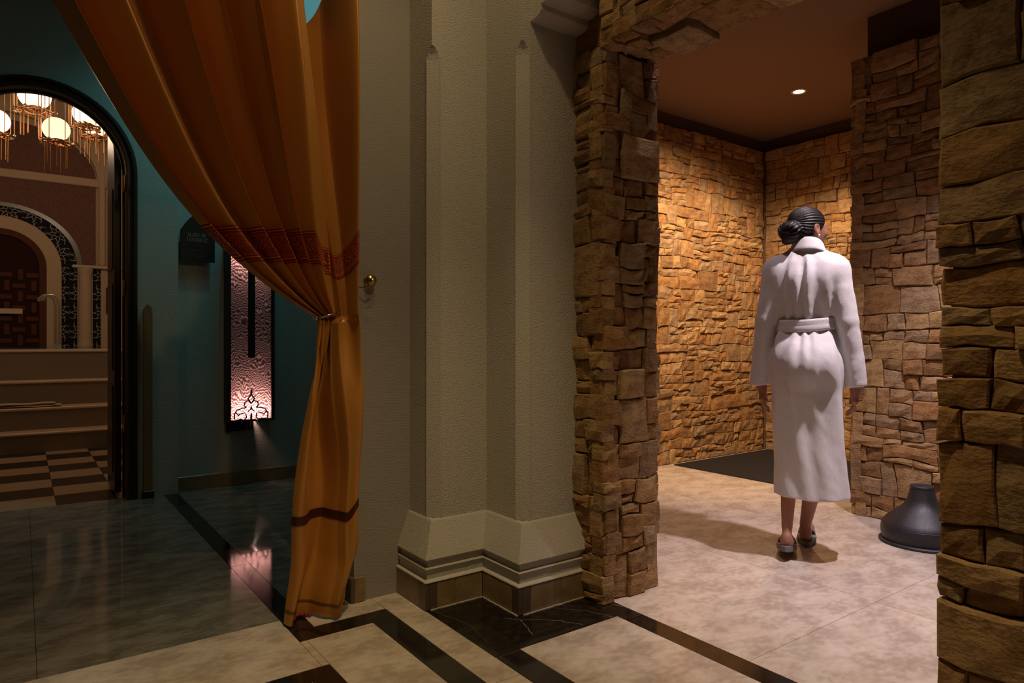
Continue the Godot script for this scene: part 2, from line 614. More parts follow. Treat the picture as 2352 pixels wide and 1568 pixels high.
# ------------------------------------------------------------------ surface nets
func surface_nets(g: Geo, lo: Vector3, hi: Vector3, cell: float, f: Callable, slack := 0.02) -> void:
	var nx := int((hi.x - lo.x) / cell) + 2
	var ny := int((hi.y - lo.y) / cell) + 2
	var nz := int((hi.z - lo.z) / cell) + 2
	var val := PackedFloat32Array()
	val.resize(nx * ny * nz)
	val.fill(1e9)
	var B := 4
	var reach := cell * B * 0.87 * 1.3 + slack
	var blocks := []
	for bz in range(0, nz - 1, B):
		for by in range(0, ny - 1, B):
			for bx in range(0, nx - 1, B):
				var c := lo + Vector3(bx + B * 0.5, by + B * 0.5, bz + B * 0.5) * cell
				if absf(f.call(c)) < reach:
					blocks.append(Vector3i(bx, by, bz))
	for b in blocks:
		for z in range(b.z, mini(b.z + B + 1, nz)):
			for y in range(b.y, mini(b.y + B + 1, ny)):
				for x in range(b.x, mini(b.x + B + 1, nx)):
					var k: int = (z * ny + y) * nx + x
					if val[k] > 1e8:
						val[k] = f.call(lo + Vector3(x, y, z) * cell)
	var vid := PackedInt32Array()
	vid.resize(nx * ny * nz)
	vid.fill(-1)
	var sy := nx
	var sz := nx * ny
	var offs := [0, 1, sy, sy + 1, sz, sz + 1, sz + sy, sz + sy + 1]
	var pos := [Vector3(0, 0, 0), Vector3(1, 0, 0), Vector3(0, 1, 0), Vector3(1, 1, 0), Vector3(0, 0, 1), Vector3(1, 0, 1), Vector3(0, 1, 1), Vector3(1, 1, 1)]
	var edges := [[0, 1], [2, 3], [4, 5], [6, 7], [0, 2], [1, 3], [4, 6], [5, 7], [0, 4], [1, 5], [2, 6], [3, 7]]
	for b in blocks:
		for z in range(b.z, mini(b.z + B, nz - 1)):
			for y in range(b.y, mini(b.y + B, ny - 1)):
				for x in range(b.x, mini(b.x + B, nx - 1)):
					var k: int = (z * ny + y) * nx + x
					var neg := 0
					for o in offs:
						if val[k + o] < 0.0:
							neg += 1
					if neg == 0 or neg == 8:
						continue
					var sum := Vector3.ZERO
					var cnt := 0
					for e in edges:
						var a := val[k + offs[e[0]]]
						var c := val[k + offs[e[1]]]
						if (a < 0.0) != (c < 0.0):
							sum += pos[e[0]].lerp(pos[e[1]], a / (a - c))
							cnt += 1
					vid[k] = g.v.size()
					g.v.append(lo + (Vector3(x, y, z) + sum / cnt) * cell)
	var ax := [1, sy, sz]
	for b in blocks:
		for z in range(maxi(b.z, 1), mini(b.z + B, nz - 1)):
			for y in range(maxi(b.y, 1), mini(b.y + B, ny - 1)):
				for x in range(maxi(b.x, 1), mini(b.x + B, nx - 1)):
					var k: int = (z * ny + y) * nx + x
					for d in 3:
						var a := val[k]
						var c := val[k + ax[d]]
						if c > 1e8 or (a < 0.0) == (c < 0.0):
							continue
						var o1: int = ax[(d + 1) % 3]
						var o2: int = ax[(d + 2) % 3]
						var q := [vid[k], vid[k - o1], vid[k - o1 - o2], vid[k - o2]]
						if q[0] < 0 or q[1] < 0 or q[2] < 0 or q[3] < 0:
							continue
						if a < 0.0:
							g.i.append_array(PackedInt32Array([q[0], q[2], q[1], q[0], q[3], q[2]]))
						else:
							g.i.append_array(PackedInt32Array([q[0], q[1], q[2], q[0], q[2], q[3]]))

func smin(a: float, b: float, k: float) -> float:
	var h := maxf(k - absf(a - b), 0.0) / k
	return minf(a, b) - h * h * k * 0.25

func cap(p: Vector3, a: Vector3, b: Vector3, ra: float, rb: float) -> float:
	var ab := b - a
	var t := clampf((p - a).dot(ab) / ab.length_squared(), 0.0, 1.0)
	return (p - a - ab * t).length() - lerpf(ra, rb, t)

func ell(p: Vector3, c: Vector3, r: Vector3) -> float:
	var q := (p - c) / r
	var k := q.length()
	return (k - 1.0) * minf(r.x, minf(r.y, r.z)) if k > 0.3 else -minf(r.x, minf(r.y, r.z)) * 0.7

func smooth_table(tb: Array, y0: float, y1: float, n: int) -> Array:
	# rows [y, a, b, cx, cz] with falling y, drawn through by cubic curves and sampled evenly from y0 up to y1
	var out := []
	for q in n + 1:
		var y := lerpf(y0, y1, q / float(n))
		var k := 0
		while k < tb.size() - 2 and y < tb[k + 1][0]:
			k += 1
		var t := clampf((tb[k][0] - y) / (tb[k][0] - tb[k + 1][0]), 0.0, 1.0)
		var row := []
		for c in range(1, 5):
			var h: float = tb[k][0] - tb[k + 1][0]
			var m0: float = (tb[k + 1][c] - tb[maxi(k - 1, 0)][c]) / (tb[maxi(k - 1, 0)][0] - tb[k + 1][0])
			var e: int = mini(k + 2, tb.size() - 1)
			var m1: float = (tb[e][c] - tb[k][c]) / (tb[k][0] - tb[e][0])
			var t2 := t * t
			var t3 := t2 * t
			row.append((2 * t3 - 3 * t2 + 1) * tb[k][c] + (t3 - 2 * t2 + t) * m0 * h + (3 * t2 - 2 * t3) * tb[k + 1][c] + (t3 - t2) * m1 * h)
		out.append(row)
	return out


# ================================================================== the scene
const HALL := Color(1.0, 0.87, 0.64)
const WARM := Color(1.0, 0.835, 0.66)
const ROSE := Color(1.0, 0.92, 0.945)
const TEAL := Color(0.48, 0.82, 0.84)
const GLOBE := Color(1.0, 0.88, 0.74)

func _ready() -> void:
	# camera
	var cam := Camera3D.new()
	cam.name = "camera"
	cam.position = Vector3(0, 1.05, 0)
	cam.rotation.y = -atan(1126.0 / 1544.0)
	cam.keep_aspect = Camera3D.KEEP_HEIGHT
	cam.fov = rad_to_deg(2.0 * atan(784.0 / 1544.0))
	cam.near = 0.05
	cam.far = 60.0
	cam.current = true
	add_child(cam)
	# a windowless interior: the world outside is dark
	var env := Environment.new()
	env.background_mode = Environment.BG_COLOR
	env.background_color = Color.BLACK
	env.tonemap_mode = Environment.TONE_MAPPER_LINEAR
	env.tonemap_exposure = 1.0
	env.sdfgi_enabled = true
	env.ssao_enabled = true
	env.ssil_enabled = true
	var we := WorldEnvironment.new()
	we.name = "environment"
	we.environment = env
	add_child(we)
	materials()
	# lamps of the rooms, with two unseen ones added to lift the light
	downlight(P(1.02, 3.39, 1.66), P(1.15, 0, 1.75), HALL, 0.45, 58.0, 0.5, "recessed downlight in the hall ceiling before the curtain")
	downlight(P(0.95, 3.39, 0.55), P(0.55, 1.5, 2.5), HALL, 0.85, 34.0, 0.8, "recessed downlight in the hall ceiling above the open floor")
	downlight(P(4.95, 3.02, 2.95), P(4.95, 0, 2.95), WARM, 3.0, 62.0, 0.5, "lit recessed downlight above the dark mat", 25.0, 0.04)
	downlight(P(3.3, 3.02, 2.6), P(4.85, 0.75, 3.83), WARM, 11.5, 42.0, 0.8, "added unseen downlight evening the light on the long stone wall")  # hidden lamp added to spread light down the north stone wall
	downlight(P(3.12, 3.02, 1.05), P(3.40, 0, 1.3), ROSE, 8.3, 39.0, 1.0, "recessed downlight just inside the stone doorway")
	downlight(P(2.45, 3.02, 1.9), P(2.9, 0, 1.6), ROSE, 0.6, 55.0, 0.8, "recessed downlight close behind the stone lintel")
	ceiling_disc(P(1.57, 3.298, 4.38), .27, TEAL, .38, "round teal-glowing ceiling lamp behind the curtain top")
	downlight(P(1.3, 3.298, 4.62), P(.72, 2.1, 5.12), TEAL, 0.46, 42.0, 1.0, "teal downlight over the dark sign")
	downlight(P(-.5, 3.298, 3.9), P(.3, 0, 4.3), HALL, 0.16, 55.0, 1.0, "added dim fill downlight in the foyer ceiling")  # fill lamp added to brighten the lower foyer wall and floor
	downlight(P(0.95, 3.39, 1.15), P(0.98, 0, 1.22), HALL, 3.2, 35.0, 0.85, "recessed downlight in the hall ceiling over the dark veined slab")
	shell()
	floors()
	stonework()
	pilasters()
	arch_wall()
	lounge()
	curtain()
	small_things()
	woman()

func shell() -> void:
	# hall
	wallbox("ceiling", -2.6, 2.1, 3.4, 3.55, -2.6, 2.7, M.white)
	wallbox("wall_hall_west", -2.75, -2.6, 0, 3.4, -2.6, 2.7, M.paper)
	wallbox("wall_hall_south", -2.75, 2.1, 0, 3.4, -2.75, -2.6, M.paper)
	# the white wall between curtain and pilaster, and the wall over and beyond the curtained opening
	wallbox("wall_white", 1.08, 2.0, 0, 3.4, 2.56, 2.8, M.paper)
	wallbox("wall_over_curtain", -1.2, 1.08, 2.95, 3.4, 2.6, 2.8, M.paper)
	wallbox("wall_hall_north", -2.75, -1.2, 0, 3.4, 2.6, 2.8, M.paper)
	# foyer behind the curtain
	wallbox("ceiling_foyer", -2.2, 2.2, 3.3, 3.45, 2.7, 5.3, M.white)
	wallbox("wall_foyer_west", -2.2, -2.0, 0, 3.3, 2.8, 5.2, M.foyer)
	wallbox("wall_foyer_east", 2.0, 2.15, 0, 3.3, 2.8, 5.3, M.foyer)
	# stone room: the cores behind the cladding
	wallbox("ceiling_stone_room", 2.0, 6.2, 3.02, 3.17, -1.2, 4.1, M.ceil)
	wallbox("wall_room_south", 2.1, 6.2, 0, 3.02, -1.35, -1.2, M.paper)

func floors() -> void:
	var fl := structure("floor")
	var base := Geo.new()
	base.box(Vector3(-2.75, -0.15, -11.3), Vector3(6.3, -0.022, 2.75))
	base.box(Vector3(-2.75, -0.022, -2.56), Vector3(6.3, -0.0035, 2.75))
	base.box(Vector3(1.93, -0.022, -4.0), Vector3(6.3, -0.0035, -2.56))
	add("screed", base, M.grout, fl)
	# dark strips with mitred corners
	var strip := func(pts: Array, m: Material) -> void:
		var pl := PackedVector2Array()
		for p in pts: pl.append(Vector2(p[0], p[1]))
		var q := Geometry2D.offset_polygon(pl, -0.0012)
		var g := Geo.new()
		g.prism(q[0] if q.size() > 0 else pl, func(a: Vector2, d: float): return Vector3(a.x, d, -a.y), -0.02, 0.0)
		add("marble_strip", g, m, fl)
	strip.call([[.785, 2.335], [.87, 2.43], [.87, 3.3], [.785, 3.3]], M.dark)
	strip.call([[.785, 3.3], [.87, 3.3], [.87, 4.2], [.785, 4.2]], M.dark)
	strip.call([[.785, 4.2], [.87, 4.2], [.87, 5.15], [.785, 5.15]], M.dark)
	strip.call([[.785, 2.335], [1.06, 2.335], [1.155, 2.43], [.87, 2.43]], M.dark)
	strip.call([[1.06, 2.335], [1.155, 2.43], [1.155, 1.62], [1.06, 1.62]], M.dark)
	for k in 4:
		strip.call([[1.06, 1.62 - k], [1.155, 1.62 - k], [1.155, .62 - k], [1.06, .62 - k]], M.dark)
	strip.call([[-.2, 2.035], [.725, 2.035], [.81, 2.12], [-.2, 2.12]], M.dark)
	strip.call([[-1.2, 2.035], [-.2, 2.035], [-.2, 2.12], [-1.2, 2.12]], M.dark)
	strip.call([[.725, 2.035], [.81, 2.12], [.81, 1.2], [.725, 1.2]], M.dark)
	for k in 3:
		strip.call([[.725, 1.2 - k], [.81, 1.2 - k], [.81, .2 - k], [.725, .2 - k]], M.dark)
	strip.call([[1.275, 1.835], [1.375, 1.835], [1.375, .9], [1.275, .9]], M.dark)
	for k in 3:
		strip.call([[1.275, .9 - k], [1.375, .9 - k], [1.375, -.1 - k], [1.275, -.1 - k]], M.dark)
	strip.call([[1.84, 1.84], [1.93, 1.84], [1.93, 1.79], [1.84, 1.79]], M.dark)
	for k in 4:
		strip.call([[1.84, 1.79 - k * .66], [1.93, 1.79 - k * .66], [1.93, 1.13 - k * .66], [1.84, 1.13 - k * .66]], M.dark)
	# the dark veined slab round the pilaster
	var vm := mat("veined_dark_marble", Color.WHITE, 0.12, {"tex": tex(vein_img()), "spec": 0.5})
	for r in [[1.272, 1.84, 1.93, 2.08], [1.272, 2.08, 1.56, 2.34]]:
		var g := Geo.new()
		g.box(Vector3(r[0] + .001, -0.02, -r[3] + .001), Vector3(r[2] - .001, 0, -r[1] - .001))
		for p in g.v:
			g.uv.append(Vector2((p.x - 1.27) / 0.66, (-p.z - 1.84) / 0.5))
		add("veined_slab", g, vm, fl)
	# beige slabs: rectangles cut at regular joints
	var slab := func(x0: float, x1: float, n0: float, n1: float, sx: float, sn: float, mats: Array, called: String) -> void:
		var nx := maxi(1, roundi((x1 - x0) / sx))
		var nn := maxi(1, roundi((n1 - n0) / sn))
		for i in nx:
			for j in nn:
				var g := Geo.new()
				var a := lerpf(x0, x1, i / float(nx)) + 0.0008
				var b := lerpf(x0, x1, (i + 1) / float(nx)) - 0.0008
				var c := lerpf(n0, n1, j / float(nn)) + 0.0008
				var d := lerpf(n0, n1, (j + 1) / float(nn)) - 0.0008
				g.box(Vector3(a, -0.02, -d), Vector3(b, 0, -c))
				add(called, g, mats[(i * 7 + j * 3) % mats.size()], fl)
	slab.call(1.155, 1.272, -2.6, 2.56, 1, 0.9, M.beige, "beige_slab")
	slab.call(.87, 1.155, 2.43, 2.56, 1, 1, M.beige, "beige_slab")
	slab.call(1.375, 1.84, -2.6, 1.84, 1, 0.75, M.beige, "beige_slab")
	slab.call(.81, 1.06, -2.6, 2.335, 1, 0.9, M.beige, "beige_slab")
	slab.call(-2.6, .785, 2.12, 2.56, 0.9, 1, M.beige, "beige_slab")
	slab.call(.785, .81, 2.12, 2.335, 1, 1, M.beige, "beige_slab")
	slab.call(-2.6, .725, -2.6, 2.035, 0.9, 0.9, M.beige, "beige_slab")
	slab.call(1.93, 4.48, -1.2, 3.85, 0.85, 0.85, M.beige, "beige_slab")
	slab.call(4.48, 6.1, -1.2, 3.85, 0.85, 0.85, M.beige, "beige_slab")
	slab.call(-2.2, .785, 2.56, 5.2, 0.75, 0.88, [M.grey], "shade_grey_slab")  # shadow edge at the opening drawn as a change to darker slabs
	slab.call(.87, 2.1, 2.56, 5.3, 0.62, 0.9, [M.grey], "shade_grey_slab")
	# checkerboard beyond the arch
	for i in 13:
		for j in 8:
			var g := Geo.new()
			var x0 := -2.2 + i * 0.34
			var n0 := 5.2 + j * 0.34
			g.box(Vector3(x0 + .001, -0.02, -n0 - .339), Vector3(x0 + .339, 0, -n0 - .001))
			add("checker_tile", g, M.check_light if (i + j) % 2 == 0 else M.check_dark, fl)

func vein_img() -> Image:
	var s := 512
	var im := ramp_img(noise_img(81, 0.02, 4, s), [[0.0, L(.008, .006, .005)], [0.5, L(.014, .011, .008)], [1.0, L(.032, .026, .019)]])
	rng.seed = 81
	var vein := func(pts: Array, wid: float) -> void:
		for k in pts.size() - 1:
			var a := Vector2((pts[k][0] - 1.27) / .66, (pts[k][1] - 1.84) / .5) * s
			var b := Vector2((pts[k + 1][0] - 1.27) / .66, (pts[k + 1][1] - 1.84) / .5) * s
			var steps := int(a.distance_to(b)) + 1
			var wob := 0.0
			for t in steps:
				wob = clampf(wob + rng.randf_range(-.8, .8), -4, 4)
				var p := a.lerp(b, t / float(steps)) + (b - a).orthogonal().normalized() * wob
				var c := L(.30, .27, .22).lerp(L(.08, .07, .055), rng.randf())
				var w := maxi(1, int(wid + rng.randf_range(-.6, .6)))
				for dx in w:
					for dy in w:
						var q := Vector2i(int(p.x) + dx, int(p.y) + dy)
						if q.x >= 0 and q.y >= 0 and q.x < s and q.y < s:
							im.set_pixelv(q, c)
	vein.call([[1.48, 2.08], [1.52, 2.03], [1.5, 1.96], [1.48, 1.9]], 3.0)
	vein.call([[1.52, 2.03], [1.6, 1.97], [1.64, 1.93], [1.68, 1.86]], 3.0)
	vein.call([[1.7, 2.04], [1.78, 1.95], [1.82, 1.84]], 2.2)
	vein.call([[1.86, 2.06], [1.9, 1.96], [1.93, 1.86]], 2.6)
	vein.call([[1.3, 2.3], [1.34, 2.1], [1.31, 1.95]], 1.6)
	return im

func stonework() -> void:
	# the doorway wall: core, stones on its hall face, in its reveal and under its lintel
	var w := structure("wall_doorway")
	var c := Geo.new()
	c.box(Vector3(1.895, 0, -4.0), Vector3(2.19, 3.4, -1.975))
	c.box(Vector3(1.895, 2.255, -1.975), Vector3(2.19, 3.4, -0.70))
	c.box(Vector3(1.895, 0, -0.70), Vector3(2.19, 3.4, 2.7))
	add("wall_core", c, M.mortar, w)
	# hall face looks west (-x): su runs south, sv up, su x sv = (0,0,1) x (0,1,0) = (-1,0,0)
	var S := Vector3(0, 0, 1)
	var U := Vector3.UP
	var pr := [0.010, 0.038]
	stones(w, P(1.895, 0, 2.16), S, U, 0.215, 2.24, 101, Rect2(0, 0, 9, 9), [0.11, 0.22], [0.1, 0.2], pr)
	stones(w, P(1.895, 2.24, 2.16), S, U, 1.5, 0.5, 102, Rect2(0, 0, 9, 9), [0.12, 0.2], [0.16, 0.34], pr)
	stones(w, P(1.895, 2.74, 2.16), S, U, 1.5, 0.64, 107, Rect2(9, 9, 1, 1), [0.14, 0.24], [0.18, 0.34], pr)
	stones(w, P(1.895, 0, 0.737), S, U, 0.62, 3.0, 103, Rect2(0, 0, 9, 9), [0.1, 0.22], [0.16, 0.36], [0.014, 0.05])
	stones(w, P(1.895, 0, 0.117), S, U, 2.7, 3.0, 108, Rect2(9, 9, 1, 1), [0.13, 0.24], [0.18, 0.36], pr)
	# reveal looks south: su runs east, sv up, su x sv = (0,0,1)
	stones(w, P(1.868, 0, 1.975), Vector3.RIGHT, U, 0.325, 2.23, 104, Rect2(0, 0, 9, 9), [0.10, 0.2], [0.09, 0.17], pr)
	# soffit looks down: su east, sv south -> (1,0,0)x(0,0,1) = (0,-1,0)
	stones(w, P(1.868, 2.255, 1.97), Vector3.RIGHT, S, 0.325, 1.28, 105, Rect2(0, 0, 9, 9), [0.15, 0.32], [0.1, 0.22], pr)
	# right jamb reveal looks north: su west, sv up -> (-1,0,0)x(0,1,0) = (0,0,-1)
	stones(w, P(2.20, 0, 0.70), Vector3.LEFT, U, 0.31, 2.25, 106, Rect2(0, 0, 9, 9), [0.12, 0.22], [0.12, 0.2], [0.01, 0.03])
	# inner face of the doorway wall, looking east: su north, sv up -> (0,0,-1)x(0,1,0) = (1,0,0)
	stones(w, P(2.19, 0, 1.96), -S, U, 1.86, 2.9, 109, Rect2(9, 9, 1, 1), [0.14, 0.26], [0.18, 0.36], pr)

	# long stone wall to the north of the room, looking south
	w = structure("wall_stone_north")
	c = Geo.new()
	c.box(Vector3(2.2, 0, -4.05), Vector3(6.1, 2.9, -3.865))
	add("wall_core", c, M.mortar, w)
	stones(w, P(2.24, 0, 3.865), Vector3.RIGHT, U, 3.6, 2.9, 111, Rect2(1.95, 0, 9, 9), [0.09, 0.18], [0.10, 0.27], [0.006, 0.028])
	# end wall, looking west
	w = structure("wall_stone_east")
	c = Geo.new()
	c.box(Vector3(5.875, 0, -4.05), Vector3(6.1, 2.9, -2.0))
	add("wall_core", c, M.mortar, w)
	stones(w, P(5.875, 0, 3.84), S, U, 1.74, 2.9, 112, Rect2(0, 0, 1.3, 9), [0.09, 0.18], [0.10, 0.27], [0.006, 0.028])
	# stone block on the right, looking west, its end looking north
	w = structure("wall_stone_south_block")
	c = Geo.new()
	c.box(Vector3(4.105, 0, -2.065), Vector3(5.9, 2.76, 1.2))
	add("wall_core", c, M.mortar, w)
	stones(w, P(4.105, 0, 2.10), S, U, 1.35, 2.76, 113, Rect2(0, 0, 9, 9), [0.09, 0.19], [0.11, 0.29], [0.008, 0.030])
	stones(w, P(4.105, 0, 0.75), S, U, 1.95, 2.76, 114, Rect2(9, 9, 1, 1), [0.13, 0.26], [0.15, 0.36], [0.01, 0.045])
	stones(w, P(5.87, 0, 2.065), Vector3.LEFT, U, 1.79, 2.76, 115, Rect2(9, 9, 1, 1), [0.13, 0.26], [0.15, 0.36], [0.005, 0.03])
	# dark painted band between the stone and the ceiling
	w = structure("trim_dark_band")
	wallbox("band_board", 2.2, 6.0, 2.9, 3.02, 3.9, 4.05, M.ceil_dark, w)
	wallbox("band_board", 5.91, 6.1, 2.9, 3.02, 2.0, 3.9, M.ceil_dark, w)
	wallbox("band_board", 4.16, 5.91, 2.76, 3.02, -1.2, 2.03, M.ceil_dark, w)

func sweep(path: Callable, prof: Array, smooth := false) -> Geo:
	# rows of a path that shifts with the profile: prof entries [inset, y, chamfer]
	var g := Geo.new()
	var rows := []
	for p in prof:
		rows.append(path.call(p[0], p[1], p[2]))
	g.grid(rows)
	return g

func pilasters() -> void:
	var t := structure("wall_pilaster")
	# plan: two stepped corners between the white wall and the stone; d is the inset from the plinth line
	var plan := func(d: float, y: float, c: float) -> Array:
		return [P(1.27 + d, y, 2.62), P(1.27 + d, y, 2.31 + d + c), P(1.27 + d + c, y, 2.31 + d), P(1.535 + d, y, 2.31 + d),
			P(1.535 + d, y, 2.06 + d + c), P(1.535 + d + c, y, 2.06 + d), P(1.97, y, 2.06 + d)]
	var e := 0.0005
	add("shaft", sweep(plan, [[.06, .325, .036], [.06, 2.19, .036], [.06, 2.215, .030], [.06, 2.235, .016], [.06, 2.242, e], [.06, 3.4, e]]), M.plaster, t)
	# fine beads along the chamfers
	for q in [[1.33, 2.37], [1.595, 2.12]]:
		for s in [[-.0005, .036 + .004], [.036 + .004, -.0005]]:
			var b := Geo.new()
			b.tube([P(q[0] + s[0], .33, q[1] + s[1]), P(q[0] + s[0], 2.2, q[1] + s[1])], [.0035], 6)
			add("bead", b, M.plaster, t, true)
	add("splay", sweep(plan, [[.07, .336, e], [.056, .336, e], [.052, .330, e], [.002, .196, e], [.004, .190, e], [.016, .186, e]]), M.plaster, t)
	add("neck", sweep(plan, [[.016, .188, e], [.018, .160, e]]), M.plaster, t)
	add("torus_moulding", sweep(plan, [[.018, .163, e], [.006, .163, e], [.003, .159, e], [.006, .150, e], [.012, .135, e], [.012, .118, e], [.006, .114, e], [-.002, .112, e], [-.004, .108, e], [.004, .104, e]]), M.plaster, t)
	# marble skirting tiles, dark pieces on the outer corners
	var tile := func(x0: float, x1: float, n0: float, n1: float, m: Material) -> void:
		var g := Geo.new()
		g.box(Vector3(x0, 0.002, -n1), Vector3(x1, 0.105, -n0), 0.0012)
		add("skirting_tile", g, m, t)
	tile.call(1.268, 1.285, 2.365, 2.56, M.brown_tile)
	tile.call(1.267, 1.285, 2.3085, 2.363, M.brown_dark)
	tile.call(1.286, 1.318, 2.3085, 2.326, M.brown_dark)
	tile.call(1.320, 1.40, 2.309, 2.326, M.brown_tile)
	tile.call(1.402, 1.532, 2.309, 2.326, M.brown_tile)
	tile.call(1.533, 1.55, 2.105, 2.309, M.brown_tile)
	tile.call(1.532, 1.55, 2.0585, 2.103, M.brown_dark)
	tile.call(1.551, 1.59, 2.0585, 2.076, M.brown_dark)
	tile.call(1.592, 1.74, 2.059, 2.076, M.brown_tile)
	tile.call(1.742, 1.90, 2.059, 2.076, M.brown_tile)
	# thin grout bead on the floor line
	var gb := Geo.new()
	gb.box(Vector3(1.288, 0, -2.307), Vector3(1.53, .004, -2.302))
	gb.box(Vector3(1.553, 0, -2.057), Vector3(1.9, .004, -2.052))
	gb.box(Vector3(1.526, 0, -2.3), Vector3(1.531, .004, -2.06))
	add("floor_joint", gb, M.plaster, t)
	# stepped corbel on the second pilaster, pulled along x
	var cp := PackedVector2Array([Vector2(2.13, 2.285)])
	for q in [[2.118, 2.288], [2.085, 2.290], [2.060, 2.298], [2.050, 2.310], [2.050, 2.332], [2.030, 2.333], [2.004, 2.342], [1.988, 2.356], [1.986, 2.372], [1.986, 2.42], [1.964, 2.422], [1.94, 2.435], [1.93, 2.45], [1.93, 2.62], [2.13, 2.62]]:
		cp.append(Vector2(q[0], q[1]))
	var cg := Geo.new()
	cg.prism(cp, func(a: Vector2, d: float): return P(d, a.y + .035, a.x), 1.635, 1.95)
	add("corbel", cg, M.plaster, t)
	# end piece of skirting on the white wall beside the curtain
	var sk := structure("trim_skirting_end")
	var g := Geo.new()
	g.box(P(1.078, 0.002, 2.572), P(1.125, 0.1, 2.548), 0.0015)
	add("skirting_tile", g, M.brown_tile, sk)
	var g2 := Geo.new()
	g2.box(P(1.062, 0.002, 2.8), P(1.078, 0.1, 2.55), 0.0015)
	add("skirting_tile", g2, M.brown_dark, sk)

func arc_pts(cx: float, cy: float, r: float, a0: float, a1: float, n: int, flat := 1.0) -> PackedVector2Array:
	var o := PackedVector2Array()
	for k in n + 1:
		var a := lerpf(a0, a1, k / float(n))
		o.append(Vector2(cx + cos(a) * r, cy + sin(a) * r * flat))
	return o

func arch_wall() -> void:
	# the foyer's far wall with its arched opening
	var w := structure("wall_foyer_north")
	var pl := PackedVector2Array([Vector2(-2.2, 0), Vector2(-2.2, 3.4), Vector2(.875, 3.4), Vector2(.875, 0), Vector2(.58, 0)])
	pl.append_array(arc_pts(.09, 2.16, .49, 0, PI, 28))
	pl.append(Vector2(-.40, 0))
	var g := Geo.new()
	g.prism(pl, func(a: Vector2, d: float): return P(a.x, a.y, d), 5.12, 5.27)
	add("arch_panel", g, M.foyer, w)
	wallbox("flat_panel", .87, 2.15, 0, 3.4, 5.18, 5.36, M.foyer, w)
	var b := structure("baseboard_foyer")
	var bg := Geo.new()
	bg.box(P(.876, 0, 5.19), P(2.0, .10, 5.165), 0.003)
	add("skirting_board", bg, M.brown_tile, b)
	# dark wooden arched frame
	var t := thing("arched_door_frame", "dark wooden arched door frame in the teal wall", "door frame", P(.09, 0, 5.12))
	var fr := func(prof: Array) -> Geo:
		# prof: [radius, depth n]; the path rises, goes round the arch and comes down
		var rows := []
		for p in prof:
			var r := []
			for k in 9: r.append(Vector3(p[0], 2.16 * k / 8.0, -p[1]))
			for q in arc_pts(0, 2.16, p[0], 0, PI, 32): r.append(Vector3(q.x, q.y, -p[1]))
			for k in 9: r.append(Vector3(-p[0], 2.16 * (8 - k) / 8.0, -p[1]))
			rows.append(r)
		var gg := Geo.new()
		gg.grid(rows)
		return gg
	add("casing", fr.call([[.535, .005], [.535, -.02], [.528, -.03], [.512, -.032], [.506, -.022], [.496, -.02], [.49, -.03], [.478, -.03], [.472, -.02], [.47, .0]]), M.dark_wood, t)
	add("reveal_board", fr.call([[.47, -.015], [.468, .01], [.468, .14], [.475, .145], [.51, .145]]), M.dark_wood, t)
	add("door_stop", fr.call([[.469, .07], [.458, .07], [.458, .10], [.469, .10]]), M.dark_wood, t)
	for y in [.45, 1.35, 2.05]:
		var h := Geo.new()
		h.tube([Vector3(.462, y, -.03), Vector3(.462, y + .11, -.03)], [.009], 10)
		add("hinge", h, M.brass, t, true)
	# the leaf of the door, standing open into the lounge
	var lf := thing("open_door_leaf", "dark open door leaf standing inside the arch", "door", P(.53, 0, 5.28))
	var lp := PackedVector2Array([Vector2(.01, .02), Vector2(.46, .02), Vector2(.46, 2.6)])
	for k in 10:
		var a := PI / 2 * (k + 1) / 10.0
		lp.append(Vector2(.01 + .45 * (1.0 - sin(a)), 2.16 + .44 * cos(a)))
	var lg := Geo.new()
	lg.prism(lp, func(a: Vector2, d: float): return Vector3(d, a.y, -a.x), -.02, .02)
	add("leaf_board", lg, M.dark_wood, lf)
	for y in [[.15, .75], [.85, 1.45], [1.55, 2.1]]:
		var pg2 := Geo.new()
		pg2.box(Vector3(-.028, y[0], -.39), Vector3(-.018, y[1], -.08), .006)
		add("raised_panel", pg2, M.dark_wood, lf)
	# narrow post
	t = thing("wooden_post", "narrow ochre wooden post with a pointed top beside the arch frame", "post", P(.685, 0, 5.10))
	var pg := Geo.new()
	pg.prism(PackedVector2Array([Vector2(-.024, 0), Vector2(-.024, 1.27), Vector2(-.004, 1.30), Vector2(.018, 1.285), Vector2(.026, 1.25), Vector2(.026, 0)]), func(a: Vector2, d: float): return Vector3(a.x, a.y, d), -.015, .02)
	add("board", pg, M.ochre_wood, t)
	var fo := Geo.new()
	fo.box(Vector3(-.034, 0, -.018), Vector3(.036, .05, .032), .004)
	add("foot", fo, M.dark_wood, t)

